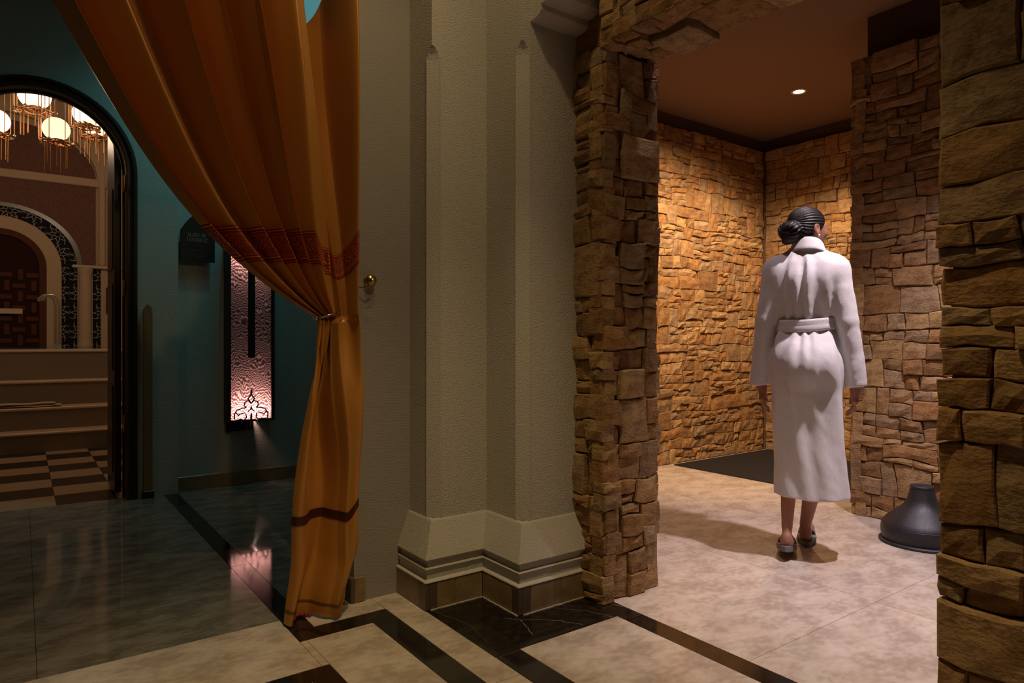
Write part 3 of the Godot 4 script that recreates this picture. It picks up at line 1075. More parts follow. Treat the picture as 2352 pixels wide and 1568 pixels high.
func lounge() -> void:
	wallbox("wall_lounge_west", -2.7, -2.5, 0, 4.4, 5.36, 11.2, M.cream)
	wallbox("wall_lounge_east", 2.6, 2.8, 0, 4.4, 5.36, 11.2, M.cream)
	wallbox("ceiling_lounge", -2.7, 2.8, 4.3, 4.45, 5.3, 11.2, M.cream)
	wallbox("wall_lounge_above_arch", -2.7, 2.8, 3.4, 4.4, 5.3, 5.4, M.cream)
	# tiers with pale nosings
	var st := structure("floor_tiers")
	var tops := [[7.78, .19], [8.02, .405], [8.27, .655], [8.5, .965]]
	for k in 4:
		var n1: float = 9.4 if k == 3 else 11.0
		var y0: float = 0.0 if k == 0 else tops[k - 1][1]
		wallbox("tier_riser", -2.5, 2.6, y0, tops[k][1] - .025, tops[k][0] + .015, 8.7 if k == 3 else 11.0, M.step, st)
		var g := Geo.new()
		g.box(P(-2.5, tops[k][1] - .028, 8.7 if k == 3 else 11.0), P(2.6, tops[k][1], tops[k][0]), .008)
		add("tier_nosing", g, M.nosing, st)
	wallbox("pool_floor", -2.5, 2.6, .655, .94, 8.7, 11.0, M.step, st)
	# still pool water level with the top tier
	var wt := wallbox("pool_water", -2.5, 2.6, .94, .968, 8.7, 10.99, M.water)
	tag(wt, "thin strip of pale blue pool water above the steps", "pool water")
	# far wall with its door arch, mosaic bands, carved panels and columns
	var w := structure("wall_lounge_north")
	wallbox("wall_core", -2.7, 2.8, 0, 4.4, 11.0, 11.2, M.cream, w)
	var cx := -.23
	var flat := func(a: Vector2, d: float): return P(a.x, a.y, d)
	var ring := func(r0: float, r1: float, cy: float, base: float, called: String, m: Material, d0: float, fl: float) -> void:
		var pl := PackedVector2Array([Vector2(cx + r1, base)])
		pl.append_array(arc_pts(cx, cy, r1, 0, PI, 36, fl))
		pl.append(Vector2(cx - r1, base)); pl.append(Vector2(cx - r0, base))
		pl.append_array(arc_pts(cx, cy, r0, PI, 0, 36, fl))
		pl.append(Vector2(cx + r0, base))
		var g := Geo.new()
		g.prism(pl, flat, d0, 11.01)
		add(called, g, m, w)
	# carved panel with its arched cut-out, under a lintel band and a tympanum
	var cp := PackedVector2Array([Vector2(cx - 1.04, 2.09), Vector2(cx - 1.04, 3.19), Vector2(cx + 1.06, 3.19), Vector2(cx + 1.06, 2.09), Vector2(cx + .89, 2.09)])
	cp.append_array(arc_pts(cx, 2.09, .89, 0, PI, 30, .86))
	var g0 := Geo.new()
	g0.prism(cp, flat, 10.97, 11.01)
	add("carved_panel", g0, M.carved, w)
	ring.call(.84, .90, 2.09, 2.09, "arch_moulding", M.brown_dark, 10.95, .86)
	ring.call(.66, .845, 2.05, .96, "mosaic_band", M.mosaic, 10.97, .93)
	ring.call(.50, .665, 2.03, .96, "cream_arch", M.cream, 10.93, .98)
	var ty := PackedVector2Array()
	ty.append_array(arc_pts(cx, 3.30, 1.06, 0, PI, 36, .62))
	var gt := Geo.new()
	gt.prism(ty, flat, 10.97, 11.01)
	add("carved_tympanum", gt, M.carved, w)
	ring.call(1.08, 1.28, 3.27, 3.27, "tympanum_moulding", M.cream, 10.92, .72)
	var gb := Geo.new()
	gb.box(P(cx - 1.3, 3.19, 11.0), P(cx + 1.2, 3.30, 10.93), .01)
	add("lintel_band", gb, M.cream, w)
	for r in [[cx + .845, cx + 1.02, M.cream, 10.90], [cx + 1.02, cx + 1.12, M.mosaic, 10.96], [cx + 1.12, cx + 1.45, M.cream, 10.94]]:
		var gp := Geo.new()
		gp.box(P(r[0], .96, 11.0), P(r[1], 2.06, r[3]))
		add("wall_strip", gp, r[2], w)
	var gs := Geo.new()
	gs.box(P(cx + 1.10, 2.1, 11.0), P(cx + 1.17, 4.2, 10.912), .01)
	add("wall_strip", gs, M.cream, w)
	var gl := Geo.new()
	gl.box(P(cx + .78, 2.055, 11.0), P(cx + 1.5, 2.095, 10.86), .012)
	add("ledge", gl, M.nosing, w)
	# round half column under the ledge
	var col := thing("half_column", "round cream column under the ledge beyond the pool", "column", P(cx + .93, .965, 10.86))
	var cg := Geo.new()
	cg.lathe([[.085, 0], [.095, .02], [.095, .05], [.082, .07], [.078, .1], [.074, .98], [.08, 1.0], [.09, 1.03], [.095, 1.06], [.095, 1.088]], 24)
	add("shaft", cg, M.cream, col, true)
	# panelled door with a woven pattern of boards
	var dr := structure("door_1", P(cx, .97, 10.98))
	var dp := PackedVector2Array([Vector2(-.50, 0), Vector2(.50, 0)])
	dp.append_array(arc_pts(0, 1.06, .50, 0, PI, 28, .98))
	var dg := Geo.new()
	dg.prism(dp, func(a: Vector2, d: float): return Vector3(a.x, a.y, d), -.02, .02)
	add("door_leaf", dg, M.wood_dark, dr)
	var fg := Geo.new()
	var fp := PackedVector2Array([Vector2(.5, 0)])
	fp.append_array(arc_pts(0, 1.06, .50, 0, PI, 28, .98))
	fp.append(Vector2(-.5, 0)); fp.append(Vector2(-.42, 0))
	fp.append_array(arc_pts(0, 1.06, .42, PI, 0, 28, .98))
	fp.append(Vector2(.42, 0))
	fg.prism(fp, func(a: Vector2, d: float): return Vector3(a.x, a.y, d), .01, .05)
	add("door_rim", fg, M.wood, dr)
	for i in 6:
		for j in 7:
			var x := -.36 + i * .144
			var y := .08 + j * .144
			if y > .98: continue
			var s := Geo.new()
			if (i + j) % 2 == 0:
				s.box(Vector3(x - .03, y - .055, .015), Vector3(x + .03, y + .085, .04), .006)
			else:
				s.box(Vector3(x - .085, y - .02, .015), Vector3(x + .055, y + .04, .036), .006)
			add("lattice_board", s, M.wood, dr)
	var pb := Geo.new()
	pb.box(Vector3(-.32, .44, .055), Vector3(.24, .51, .075), .006)
	add("push_bar", pb, M.nosing, dr)
	# picture frame
	var pf := thing("wall_notice", "small dark framed notice on the cream wall beyond the arch", "notice", P(cx + 1.27, 1.62, 10.93))
	var pg := Geo.new()
	for r in [[-.09, .09, .16, .18], [-.09, .09, -.18, -.16], [-.09, -.072, -.16, .16], [.072, .09, -.16, .16]]:
		pg.box(Vector3(r[0], r[2], 0), Vector3(r[1], r[3], .02))
	add("frame", pg, M.wood, pf)
	var ps := Geo.new()
	ps.box(Vector3(-.072, -.16, .0), Vector3(.072, .16, .008))
	add("sheet", ps, M.cream, pf)
	# handrail at the pool edge
	var hr := thing("pool_handrail", "curved shining handrail standing at the pool edge", "handrail", P(.22, .965, 9.0))
	for s in [0.0, .09]:
		var hg := Geo.new()
		var pts := []
		for k in 7: pts.append(Vector3(.12 - s * .4, .5 * k / 6.0, -s))
		for k in range(1, 10):
			var a := PI * k / 9.0 * .9
			pts.append(Vector3(.04 + .08 * cos(a) - s * .4, .5 + .1 * sin(a), -s))
		hg.tube(pts, [.016], 12)
		add("rail", hg, M.chrome, hr, true)
	# folded towel on the second tier
	var tw := thing("towel", "pale folded towel lying on the second tier", "towel", P(-.1, .405, 8.12))
	for k in 2:
		var rows := []
		for j in 7:
			var r := []
			for i in 15:
				var x := -.42 + i * .06
				var a := TAU * j / 7.0
				r.append(Vector3(x - k * .05, .012 + k * .022 + .010 * sin(a) + .004 * sin(x * 20 + k), .07 * cos(a) + .012 * sin(x * 9 + k * 2)))
			rows.append(r)
		rows.append(rows[0])
		var tg := Geo.new()
		tg.grid(rows)
		add("fold", tg, mat("towel_cloth", L(.55, .42, .3), .95), tw, true)
	# globe pendants
	var gl_data := [[.09, 3.20, 7.2, .125, "globe pendant lamp cut by the top of the arch"], [.235, 2.84, 6.85, .102, "lowest whole globe pendant lamp seen through the arch"], [.475, 3.12, 7.22, .112, "upper globe of the overlapping pair near the arch frame"], [.575, 3.14, 7.65, .105, "lower globe of the overlapping pair near the arch frame"], [-.18, 2.95, 7.3, .105, "globe pendant lamp at the left edge of the picture"]]
	for k in gl_data.size():
		globe(gl_data[k][0], gl_data[k][1], gl_data[k][2], gl_data[k][3], gl_data[k][4], k)

func globe(x: float, y: float, n: float, r: float, label: String, k: int) -> void:
	var t := thing("globe_pendant_lamp" + ("" if k == 0 else "_%03d" % k), label, "pendant lamp", P(x, y, n), 0.0, "globe pendants of the lounge chandelier")
	var g := Geo.new()
	var pr := []
	for j in 15:
		var a := PI * j / 14.0
		pr.append([maxf(.0005, sin(a) * r), -cos(a) * r * .95])
	g.lathe(pr, 28)
	add("globe", g, mat("globe_lamp_glow", L(.9, .85, .75), .4, {"emit": Color(1.0, .9, .76), "power": 1.15}), t, true)
	var c := Geo.new()
	c.tube([Vector3(0, r * .9, 0), Vector3(0, 4.3 - y, 0)], [.006], 6)
	add("stem", c, M.bronze, t, true)
	# brass wreath below, with leaves and hanging beads
	var cup := Geo.new()
	cup.lathe([[.01, -r * 1.12], [.05, -r * 1.08], [.06, -r * .98], [.055, -r * .93]], 20)
	add("cup", cup, M.bronze, t, true)
	var w := Geo.new()
	var pts := []
	for j in 33:
		var a := TAU * j / 32.0
		pts.append(Vector3(cos(a) * r * .95, -r * 1.06 + .006 * sin(a * 5), sin(a) * r * .95))
	w.tube(pts, [.007], 6, false)
	add("wreath_ring", w, M.bronze, t, true)
	rng.seed = 500 + k
	var lf := Geo.new()
	for j in 46:
		var a := TAU * j / 46.0 + rng.randf_range(-.05, .05)
		var rr := r * rng.randf_range(.5, 1.15)
		var p := Vector3(cos(a) * rr, -r * 1.08 + rng.randf_range(-.02, .012), sin(a) * rr)
		var d := Vector3(cos(a + .9), rng.randf_range(-.4, .4), sin(a + .9)) * .03
		lf.tube([p - d * .5, p, p + d], [.002, .009, .001], 5)
	var leaf := add("wreath_leaves", lf, M.bronze, t, true)
	leaf.set_meta("kind", "stuff")
	for j in 14:
		var a := TAU * j / 14.0 + .2
		var rr := r * (1.25 if j % 2 == 0 else .8)
		var b := Geo.new()
		if j % 2 == 0:
			b.tube([Vector3(cos(a) * rr, -r * 1.1, sin(a) * rr), Vector3(cos(a) * rr, 4.3 - y, sin(a) * rr)], [.0032], 5)
		else:
			b.tube([Vector3(cos(a) * rr, -r * 1.1, sin(a) * rr), Vector3(cos(a) * rr, -r * 1.1 - rng.randf_range(.14, .26), sin(a) * rr)], [.0045], 5)
		add("hanging_rod", b, M.bronze, t, true)
		if j % 4 == 0:
			var bd := Geo.new()
			var bp := []
			for q in 7: bp.append([maxf(.0005, sin(PI * q / 6.0) * .014), -cos(PI * q / 6.0) * .014])
			bd.lathe(bp, 10, Vector3(cos(a) * rr, -r * 1.1, sin(a) * rr))
			add("bead", bd, M.chrome, t, true)
	omni("globe_glow", P(x, y, n), GLOBE, .32, r * .9)

# ------------------------------------------------------------------ curtain
func ctop(u: float) -> float:
	var dip := exp(-pow((u - .868) / .085, 4.0)) * .435
	return 2.74 - dip

func cpos(u: float, w: float) -> Vector3:
	# a point of the cloth in curtain coordinates: x along the rod, y up, z towards the hall
	var A: float
	var x: float
	var y: float
	var z: float
	var ph := TAU * (6.7 * u + .20 * sin(TAU * u * 1.7 + .4) + .10 * sin(TAU * u * 3.1))
	var tie := 1.14
	if w <= 1.0:
		var s := w
		var yt := ctop(u)
		y = lerpf(yt, tie, s)
		var xt := -.26 + 1.295 * u
		var xe: float = .926 + .06 * u / .8 if u < .8 else .986 + .055 * (u - .8) / .2
		var sy := (2.74 - y) / 1.6
		var gg := .73 * sy + .27 * pow(sy, 6.0)
		if u > .8:
			gg = sy
		x = lerpf(xt, xe, gg)
		y -= (1.0 - u) * .03 * sin(PI * s)
		A = lerpf(.100, .026, smoothstep(.30, 1.0, s))
		var tt := fposmod(ph / TAU, 1.0)
		var f := -1.0 + (2.0 * pow(maxf(sin(PI * tt / .70), 0.0), .62) if tt < .70 else .0) + .25 * sin(ph * .5 + 1.0)
		z = A * f + .012 * (1.0 - s) * sin(ph * 2.0 + 3.0 * s + 1.0)
		z += .03 * exp(-pow((u - .42) / .05, 2.0)) * exp(-pow((s - .28) / .10, 2.0))
		z -= .035 * exp(-pow((u - .885) / .045, 2.0)) * (1.0 - smoothstep(.2, .42, s))
		x += A * .30 * sin(ph) * (1.0 - smoothstep(.85, 1.0, s) * .8) * (1.0 - smoothstep(.88, .97, u))
		if u > .8:
			z += .055 * smoothstep(.8, .86, u) * smoothstep(.2, 1.0, s)
		z += .02 * (1.0 - smoothstep(0.0, .16, u)) * (1.0 - s)
		if u < .05:
			z -= .03 * (1.0 - u / .05)
	else:
		var s := w - 1.0
		var yb := .010 + .085 * smoothstep(.86, 1.0, u)
		y = lerpf(tie, yb, s)
		var le: float = .926 - .066 * smoothstep(0.0, .42, s) - .055 * smoothstep(.3, .8, s) - .03 * smoothstep(.75, 1.0, s)
		var re := 1.044 + .010 * sin(PI * s)
		if s > .8:
			re -= .055 * smoothstep(.8, 1.0, s)
		var wt: float = .375 * u / .8 if u < .8 else .375 + .625 * (u - .8) / .2
		var k := smoothstep(0.0, .75, s)
		var uu := lerpf(wt, u, k * .85)
		x = lerpf(le, re, uu)
		A = lerpf(.020, .034, smoothstep(0.0, .5, s))
		var p2 := TAU * (5.3 * u + .16 * sin(TAU * u * 1.7 + .4) + .1 * sin(TAU * u * 3.1))
		var broad := sin(TAU * (1.35 * u + .02) + .5 * s)
		z = lerpf(A * sin(p2) , .055 * broad + .010 * sin(p2 * .5), smoothstep(.0, .35, s))
		x += A * .5 * cos(p2) * (1.0 - smoothstep(0.0, .3, s)) * (1.0 - smoothstep(.9, 1.0, u))
		if u > .8:
			z += .055 * smoothstep(.8, .86, u) * (1.0 - .4 * s)
		z += .028 * smoothstep(.7, 1.0, s) * sin(PI * u)
		x += .012 * sin(s * 9.0 + u * 5.0) * k
		z += .008 * sin(s * 13.0 + u * 11.0) * k
	# right edge stays before the white wall
	z += .045 * smoothstep(.86, 1.0, u)
	return Vector3(x, y, z)

func cnormal(u: float, w: float) -> Vector3:
	var e := .002
	var du := cpos(minf(u + e, 1.0), w) - cpos(maxf(u - e, 0.0), w)
	var dw := cpos(u, minf(w + e, 2.0)) - cpos(u, maxf(w - e, 0.0))
	var n := dw.cross(du).normalized()
	return n

func curtain() -> void:
	var t := thing("curtain", "copper brown satin curtain with red embroidered bands, tied back before the opening", "curtain", P(0, 0, 2.535))
	var NU := 300
	var NW := 200
	var rows := []
	for j in NW + 1:
		var r := []
		for i in NU + 1:
			r.append(cpos(i / float(NU), 2.0 * j / NW))
		rows.append(r)
	var g := Geo.new()
	g.grid(rows)
	add("cloth", g, M.satin, t, true)
	var band := mat("embroidery", L(.95, .24, .09), .55, {"tex": tex(embroidery_img())})
	var strip := func(w0: float, w1: float, called: String, m: Material, reps: float) -> void:
		for side in [1.0, -1.0]:
			var gg := Geo.new()
			var rr := []
			for j in 9:
				var r := []
				var w := lerpf(w0, w1, j / 8.0)
				for i in NU + 1:
					var u := i / float(NU)
					r.append(cpos(u, w) + cnormal(u, w) * .0016 * side)
				rr.append(r)
			gg.grid(rr)
			for j in 9:
				for i in NU + 1:
					gg.uv.append(Vector2(i / float(NU) * reps, j / 8.0))
			add(called, gg, m, t, true)
	strip.call(.79, .868, "embroidered_band", band, 12.0)
	strip.call(1.655, 1.685, "embroidered_band", mat("embroidery_dark", L(.16, .035, .015), .6, {"tex": tex(embroidery_img())}), 16.0)
	strip.call(1.955, 1.962, "hem_stitch", mat("hem_thread", L(.2, .07, .012), .6), 1.0)
	# heading tape and beads on the hem
	for k in 7:
		var b := Geo.new()
		var bp := []
		for q in 7: bp.append([maxf(.0005, sin(PI * q / 6.0) * .008), -cos(PI * q / 6.0) * .008])
		var p := cpos(.30 + .05 * k, 2.0)
		b.lathe(bp, 10, Vector3(p.x, .009, p.z + .012))
		add("hem_bead", b, mat("red_glass_bead", L(.25, .04, .04), .15), t, true)
	# rod
	var rd := thing("curtain_rod", "bronze curtain rod above the curtain", "curtain rod", P(.4, 2.78, 2.535))
	var rg := Geo.new()
	rg.tube([Vector3(-.85, 0, 0), Vector3(.74, 0, 0)], [.014], 12)
	add("rod", rg, M.bronze, rd, true)
	for x in [-.8, .69]:
		var bk := Geo.new()
		bk.tube([Vector3(x, 0, 0), Vector3(x, .17, 0), Vector3(x, .19, -.07)], [.008], 8)
		add("bracket", bk, M.bronze, rd, true)
	for k in 9:
		var rn := Geo.new()
		var pts := []
		for q in 17:
			var a := TAU * q / 16.0
			pts.append(Vector3(-.64 + k * .16, cos(a) * .022 - .006, sin(a) * .022))
		rn.tube(pts, [.0025], 6, false)
		add("ring", rn, M.bronze, rd, true)
	# tieback cord round the gathered cloth to the wall hook
	var tb := thing("curtain_tieback", "thin silvery tieback cord round the gathered curtain", "tieback", P(.95, 1.14, 2.535))
	var tg := Geo.new()
	var tp := []
	for q in 29:
		var a := TAU * q / 28.0
		tp.append(Vector3(.045 * cos(a) + .004, .012 + .014 * cos(a), .042 * sin(a)))
	tg.tube(tp, [.0038], 8, false)
	add("loop", tg, M.chrome, tb, true)
	var tail := Geo.new()
	tail.tube([Vector3(.045, .024, -.01), Vector3(.09, .09, -.015), Vector3(.14, .125, .0), Vector3(.17, .127, .03), Vector3(.192, .148, .035)], [.0035], 8)
	add("tail", tail, M.brass, tb, true)
	var kn := Geo.new()
	kn.lathe([[.001, -.009], [.007, -.005], [.008, 0], [.006, .006], [.001, .009]], 10, Vector3(-.038, .0, .012))
	add("end_bead", kn, M.chrome, tb, true)
	# hook
	var hk := thing("curtain_hook", "small round brass curtain hook on the white wall", "hook", P(1.142, 1.297, 2.56))
	var hb := Geo.new()
	var prof := [[.001, .040], [.010, .041], [.019, .036], [.024, .030], [.025, .026], [.018, .024], [.010, .020], [.009, .008], [.020, .005], [.022, .0]]
	hb.lathe(prof, 24)
	var hm := add("knob", hb, M.brass, hk, true)
	hm.rotation.x = PI / 2
	var hc := Geo.new()
	hc.lathe([[.001, .047], [.006, .045], [.009, .040]], 16)
	var hcm := add("centre_button", hc, M.chrome, hk, true)
	hcm.rotation.x = PI / 2

func embroidery_img() -> Image:
	var W := 256
	var H := 64
	var im := Image.create(W, H, false, Image.FORMAT_RGB8)
	im.fill(L(.20, .10, .09))
	var c := L(1.0, .95, .9)
	for x in W:
		for y in [2, 3, 8, 54, 55, 60]:
			im.set_pixel(x, y, c)
	for k in 8:
		var x0 := k * 32
		for y in range(10, 54):
			if (y / 3 + k) % 3 != 0:
				im.fill_rect(Rect2i(x0 + 2, y, 3, 1), c)
		for a in 40:
			var an := a / 40.0 * TAU * .8 + (k % 2) * PI
			im.fill_rect(Rect2i(int(x0 + 12 + 6 * cos(an)), int(22 + 9 * sin(an)), 2, 2), c)
			im.fill_rect(Rect2i(int(x0 + 23 + 6 * cos(an + 1)), int(42 + 9 * sin(an + 1)), 2, 2), c)
		for y in range(12, 34, 4):
			im.fill_rect(Rect2i(x0 + 22, y, 6, 2), c)
		for y in range(36, 52, 4):
			im.fill_rect(Rect2i(x0 + 8, y, 6, 2), c)
	return im

# ------------------------------------------------------------------ sign, wall lamp, bell, mat
func moire_img() -> Image:
	var W := 128
	var H := 512
	var im := Image.create(W, H, false, Image.FORMAT_RGB8)
	var n := FastNoiseLite.new()
	n.seed = 91
	n.frequency = .012
	for y in H:
		for x in W:
			var d := 26.0 * n.get_noise_2d(x * 1.3, y * .7) + 5.0 * n.get_noise_2d(x * 6.0, y * 2.0)
			var s := .5 + .5 * sin((y + d) * .72 + 1.5 * sin(x * .09 + y * .01))
			im.set_pixel(x, y, L(.10, .045, .05).lerp(L(.85, .70, .68), pow(s, 1.6)))
	return im

func small_things() -> void:
	# mat in the passage
	var m := thing("floor_mat", "charcoal carpet mat on the pale stone floor", "mat", P(5.17, 0, 2.97))
	var g := Geo.new()
	g.box(Vector3(-.69, 0.0, -.83), Vector3(.655, .010, .85), .003)
	add("carpet", g, M.mat_cloth, m)
	var gt := Geo.new()
	gt.box(Vector3(-.70, 0, -.83), Vector3(-.69, .008, .85))
	add("edge_strip", gt, M.black, m)
	# iron bell-shaped vessel
	var b := thing("iron_bell", "dark iron bell standing mouth down on the floor by the stone pillar", "bell", P(3.80, 0, 1.575))
	var bg := Geo.new()
	bg.lathe([[.19, 0.0], [.200, .003], [.201, .010], [.196, .015], [.184, .018]], 56)
	add("lip", bg, M.iron, b, true)
	var bb := Geo.new()
	bb.lathe([[.184, .014], [.189, .03], [.192, .05], [.192, .07], [.189, .086], [.185, .095], [.182, .102], [.174, .114], [.158, .131], [.138, .149], [.117, .166], [.099, .181], [.086, .195], [.076, .21], [.068, .228], [.062, .25], [.057, .272], [.054, .288]], 56)
	add("body", bb, M.iron, b, true)
	for y in [[.182, .097], [.187, .088]]:
		var r := Geo.new()
		var pts := []
		for q in 57:
			pts.append(Vector3(cos(TAU * q / 56) * y[0], y[1], sin(TAU * q / 56) * y[0]))
		r.tube(pts, [.0028], 6, false)
		add("raised_line", r, M.iron, b, true)
	var bt := Geo.new()
	bt.lathe([[.054, .284], [.057, .289], [.056, .296], [.050, .299], [.040, .298], [.0005, .297]], 56)
	add("crown", bt, M.iron, b, true)
	# the sign
	var s := thing("wall_sign", "black pointed-arch sign reading ILIKLIK LOUNGE on the teal wall", "sign", P(1.0, 1.61, 5.13))
	var pl := PackedVector2Array([Vector2(-.112, 0), Vector2(-.112, .215)])
	for k in 9:
		var a := k / 8.0
		pl.append(Vector2(-.112 + .112 * a, .215 + .115 * sin(a * PI / 2)))
	for k in range(1, 9):
		var a := 1.0 - k / 8.0
		pl.append(Vector2(.112 - .112 * a, .215 + .115 * sin(a * PI / 2)))
	pl.append(Vector2(.112, 0))
	var sg := Geo.new()
	sg.prism(pl, func(a: Vector2, d: float): return Vector3(a.x, a.y, d), .0, .012)
	add("plate", sg, M.black, s)
	for x in [-.08, .08]:
		var sp := Geo.new()
		sp.tube([Vector3(x, .1, -.05), Vector3(x, .1, 0)], [.008], 8)
		add("standoff", sp, M.chrome, s, true)
	var font := SystemFont.new()
	font.font_names = PackedStringArray(["Droid Serif"])
	var gold := mat("pale_lettering", L(.30, .29, .24), .5)
	for ln in [["ILIKLIK", .186, .024], ["LOUNGE", .152, .025]]:
		var tm := TextMesh.new()
		tm.font = font
		tm.font_size = 64
		tm.pixel_size = ln[2] / 48.0
		tm.depth = .002
		tm.text = ln[0]
		var o := put("lettering", tm, gold, s)
		o.position = Vector3(-.005, ln[1], .0125)
	var or_ := Geo.new()
	for sx in [-1.0, 1.0]:
		var pts := []
		for k in 15:
			var a := k / 14.0
			pts.append(Vector3(sx * (.004 + .042 * sin(a * 3.4)), .018 + .06 * (1.0 - a) + .006 * sin(a * 9), .0135))
		or_.tube(pts, [.0016], 5)
		var p2 := []
		for k in 10:
			var a := TAU * k / 9.0
			p2.append(Vector3(sx * (.022 + .012 * cos(a)), .03 + .012 * sin(a), .0135))
		or_.tube(p2, [.0014], 5, false)
	add("ornament", or_, mat("dim_ornament", L(.05, .055, .045), .5), s, true)
	# the lamp
	var l := thing("wall_lamp", "tall wall lamp with a rippled glowing panel in a black frame", "wall lamp", P(1.35, .47, 5.18))
	var H := 1.30
	var fr := Geo.new()
	fr.box(Vector3(-.165, 0, 0), Vector3(-.142, H, .12), .002)
	fr.box(Vector3(.142, 0, 0), Vector3(.165, H, .12), .002)
	fr.box(Vector3(-.142, H - .02, 0), Vector3(.142, H, .12), .002)
	fr.box(Vector3(-.142, 0, 0), Vector3(.03, .015, .12), .002)
	fr.box(Vector3(.048, 0, 0), Vector3(.142, .015, .12), .002)
	add("frame", fr, M.black, l)
	var bk := Geo.new()
	bk.box(Vector3(-.142, .015, 0), Vector3(.142, H - .02, .006))
	add("back_plate", bk, mat("lamp_back_white", L(.7, .68, .66), .8), l)
	var pn := Geo.new()
	pn.grid([[Vector3(-.142, .015, .10), Vector3(.142, .015, .10)], [Vector3(-.142, H - .02, .10), Vector3(.142, H - .02, .10)]])
	pn.uv = PackedVector2Array([Vector2(0, 1), Vector2(1, 1), Vector2(0, 0), Vector2(1, 0)])
	add("rippled_panel", pn, mat("rippled_panel_cloth", Color.WHITE, .7, {"tex": tex(moire_img()), "back": Color(1, 1, 1)}), l)
	var br := Geo.new()
	br.box(Vector3(-.022, .46, .101), Vector3(.026, H - .02, .116), .003)
	add("centre_bar", br, M.black, l)
	# filigree foot
	var fg := Geo.new()
	var z := .108
	var curve := func(pts: Array, r: float) -> void:
		for sx in [-1.0, 1.0]:
			var q := []
			var cv := Curve3D.new()
			for p in pts: cv.add_point(Vector3(p[0] * sx, p[1], z))
			# soft bends through the points
			for k in pts.size():
				var a: Array = pts[maxi(k - 1, 0)]
				var b2: Array = pts[mini(k + 1, pts.size() - 1)]
				var d := Vector3((b2[0] - a[0]) * sx, b2[1] - a[1], 0) / 6.0
				cv.set_point_in(k, -d)
				cv.set_point_out(k, d)
			for k in 25: q.append(cv.sample_baked(cv.get_baked_length() * k / 24.0))
			fg.tube(q, [r], 6)
	curve.call([[0, .195], [.022, .165], [0, .13]], .0048)
	curve.call([[0, .13], [.02, .15], [.045, .14], [.05, .115], [.035, .10]], .0048)
	curve.call([[.035, .10], [.065, .098], [.10, .085], [.118, .055], [.115, .02]], .0048)
	curve.call([[.11, .07], [.09, .048], [.07, .06], [.045, .065]], .0045)
	curve.call([[.04, .06], [.033, .03], [.05, .012], [.075, .02], [.11, .012]], .0045)
	curve.call([[0, .11], [.006, .085], [.024, .07]], .0045)
	curve.call([[0, .06], [.004, .04], [.004, .012]], .004)
	curve.call([[0, .23], [.004, .21], [0, .195]], .005)
	add("filigree", fg, M.black, l, true)
	var tl := Geo.new()
	for k in 9:
		var x := -.15 + k * .022
		tl.box(Vector3(x, -.07, .0), Vector3(x + .012, -.005, .03), .004)
	tl.box(Vector3(-.155, -.075, 0), Vector3(.045, -.0705, .032), .001)
	add("carved_foot", tl, M.dark_wood, l)
	for yx in [[.075, -.085], [.075, .012], [.075, .09], [1.21, -.07], [1.21, .07]]:
		var y: float = yx[0]
		var bu := Geo.new()
		var bp := []
		for q in 9: bp.append([maxf(.0005, sin(PI * q / 8.0) * .014), -cos(PI * q / 8.0) * .03])
		bu.lathe(bp, 14, Vector3(yx[1], y, .05))
		add("bulb", bu, mat("lamp_bulb_glow", Color.BLACK, .5, {"emit": Color(1, .82, .74), "power": 2.0}), l, true)
		omni("wall_lamp_glow", l.position + Vector3(yx[1], y, .05), Color(1, .80, .74), .06 if y < .5 else .035, .02)

# ------------------------------------------------------------------ the woman
const ROBE := [[1.545, .048, .046, .006, .010], [1.525, .058, .053, .005, .010], [1.505, .076, .062, .003, .012], [1.48, .108, .074, .0, .012], [1.455, .138, .086, .0, .013], [1.42, .166, .100, .0, .015], [1.36, .174, .114, .0, .020], [1.26, .160, .112, .0, .014], [1.19, .142, .104, .0, .005], [1.13, .126, .096, .0, -.002], [1.07, .143, .114, .0, .010], [.99, .157, .138, .002, .030], [.92, .163, .144, .003, .034], [.80, .163, .132, .006, .014], [.60, .168, .130, .014, .002], [.42, .174, .136, .026, .0], [.28, .180, .142, .034, .0]]
var robe_rows := []
var fold_noise := FastNoiseLite.new()

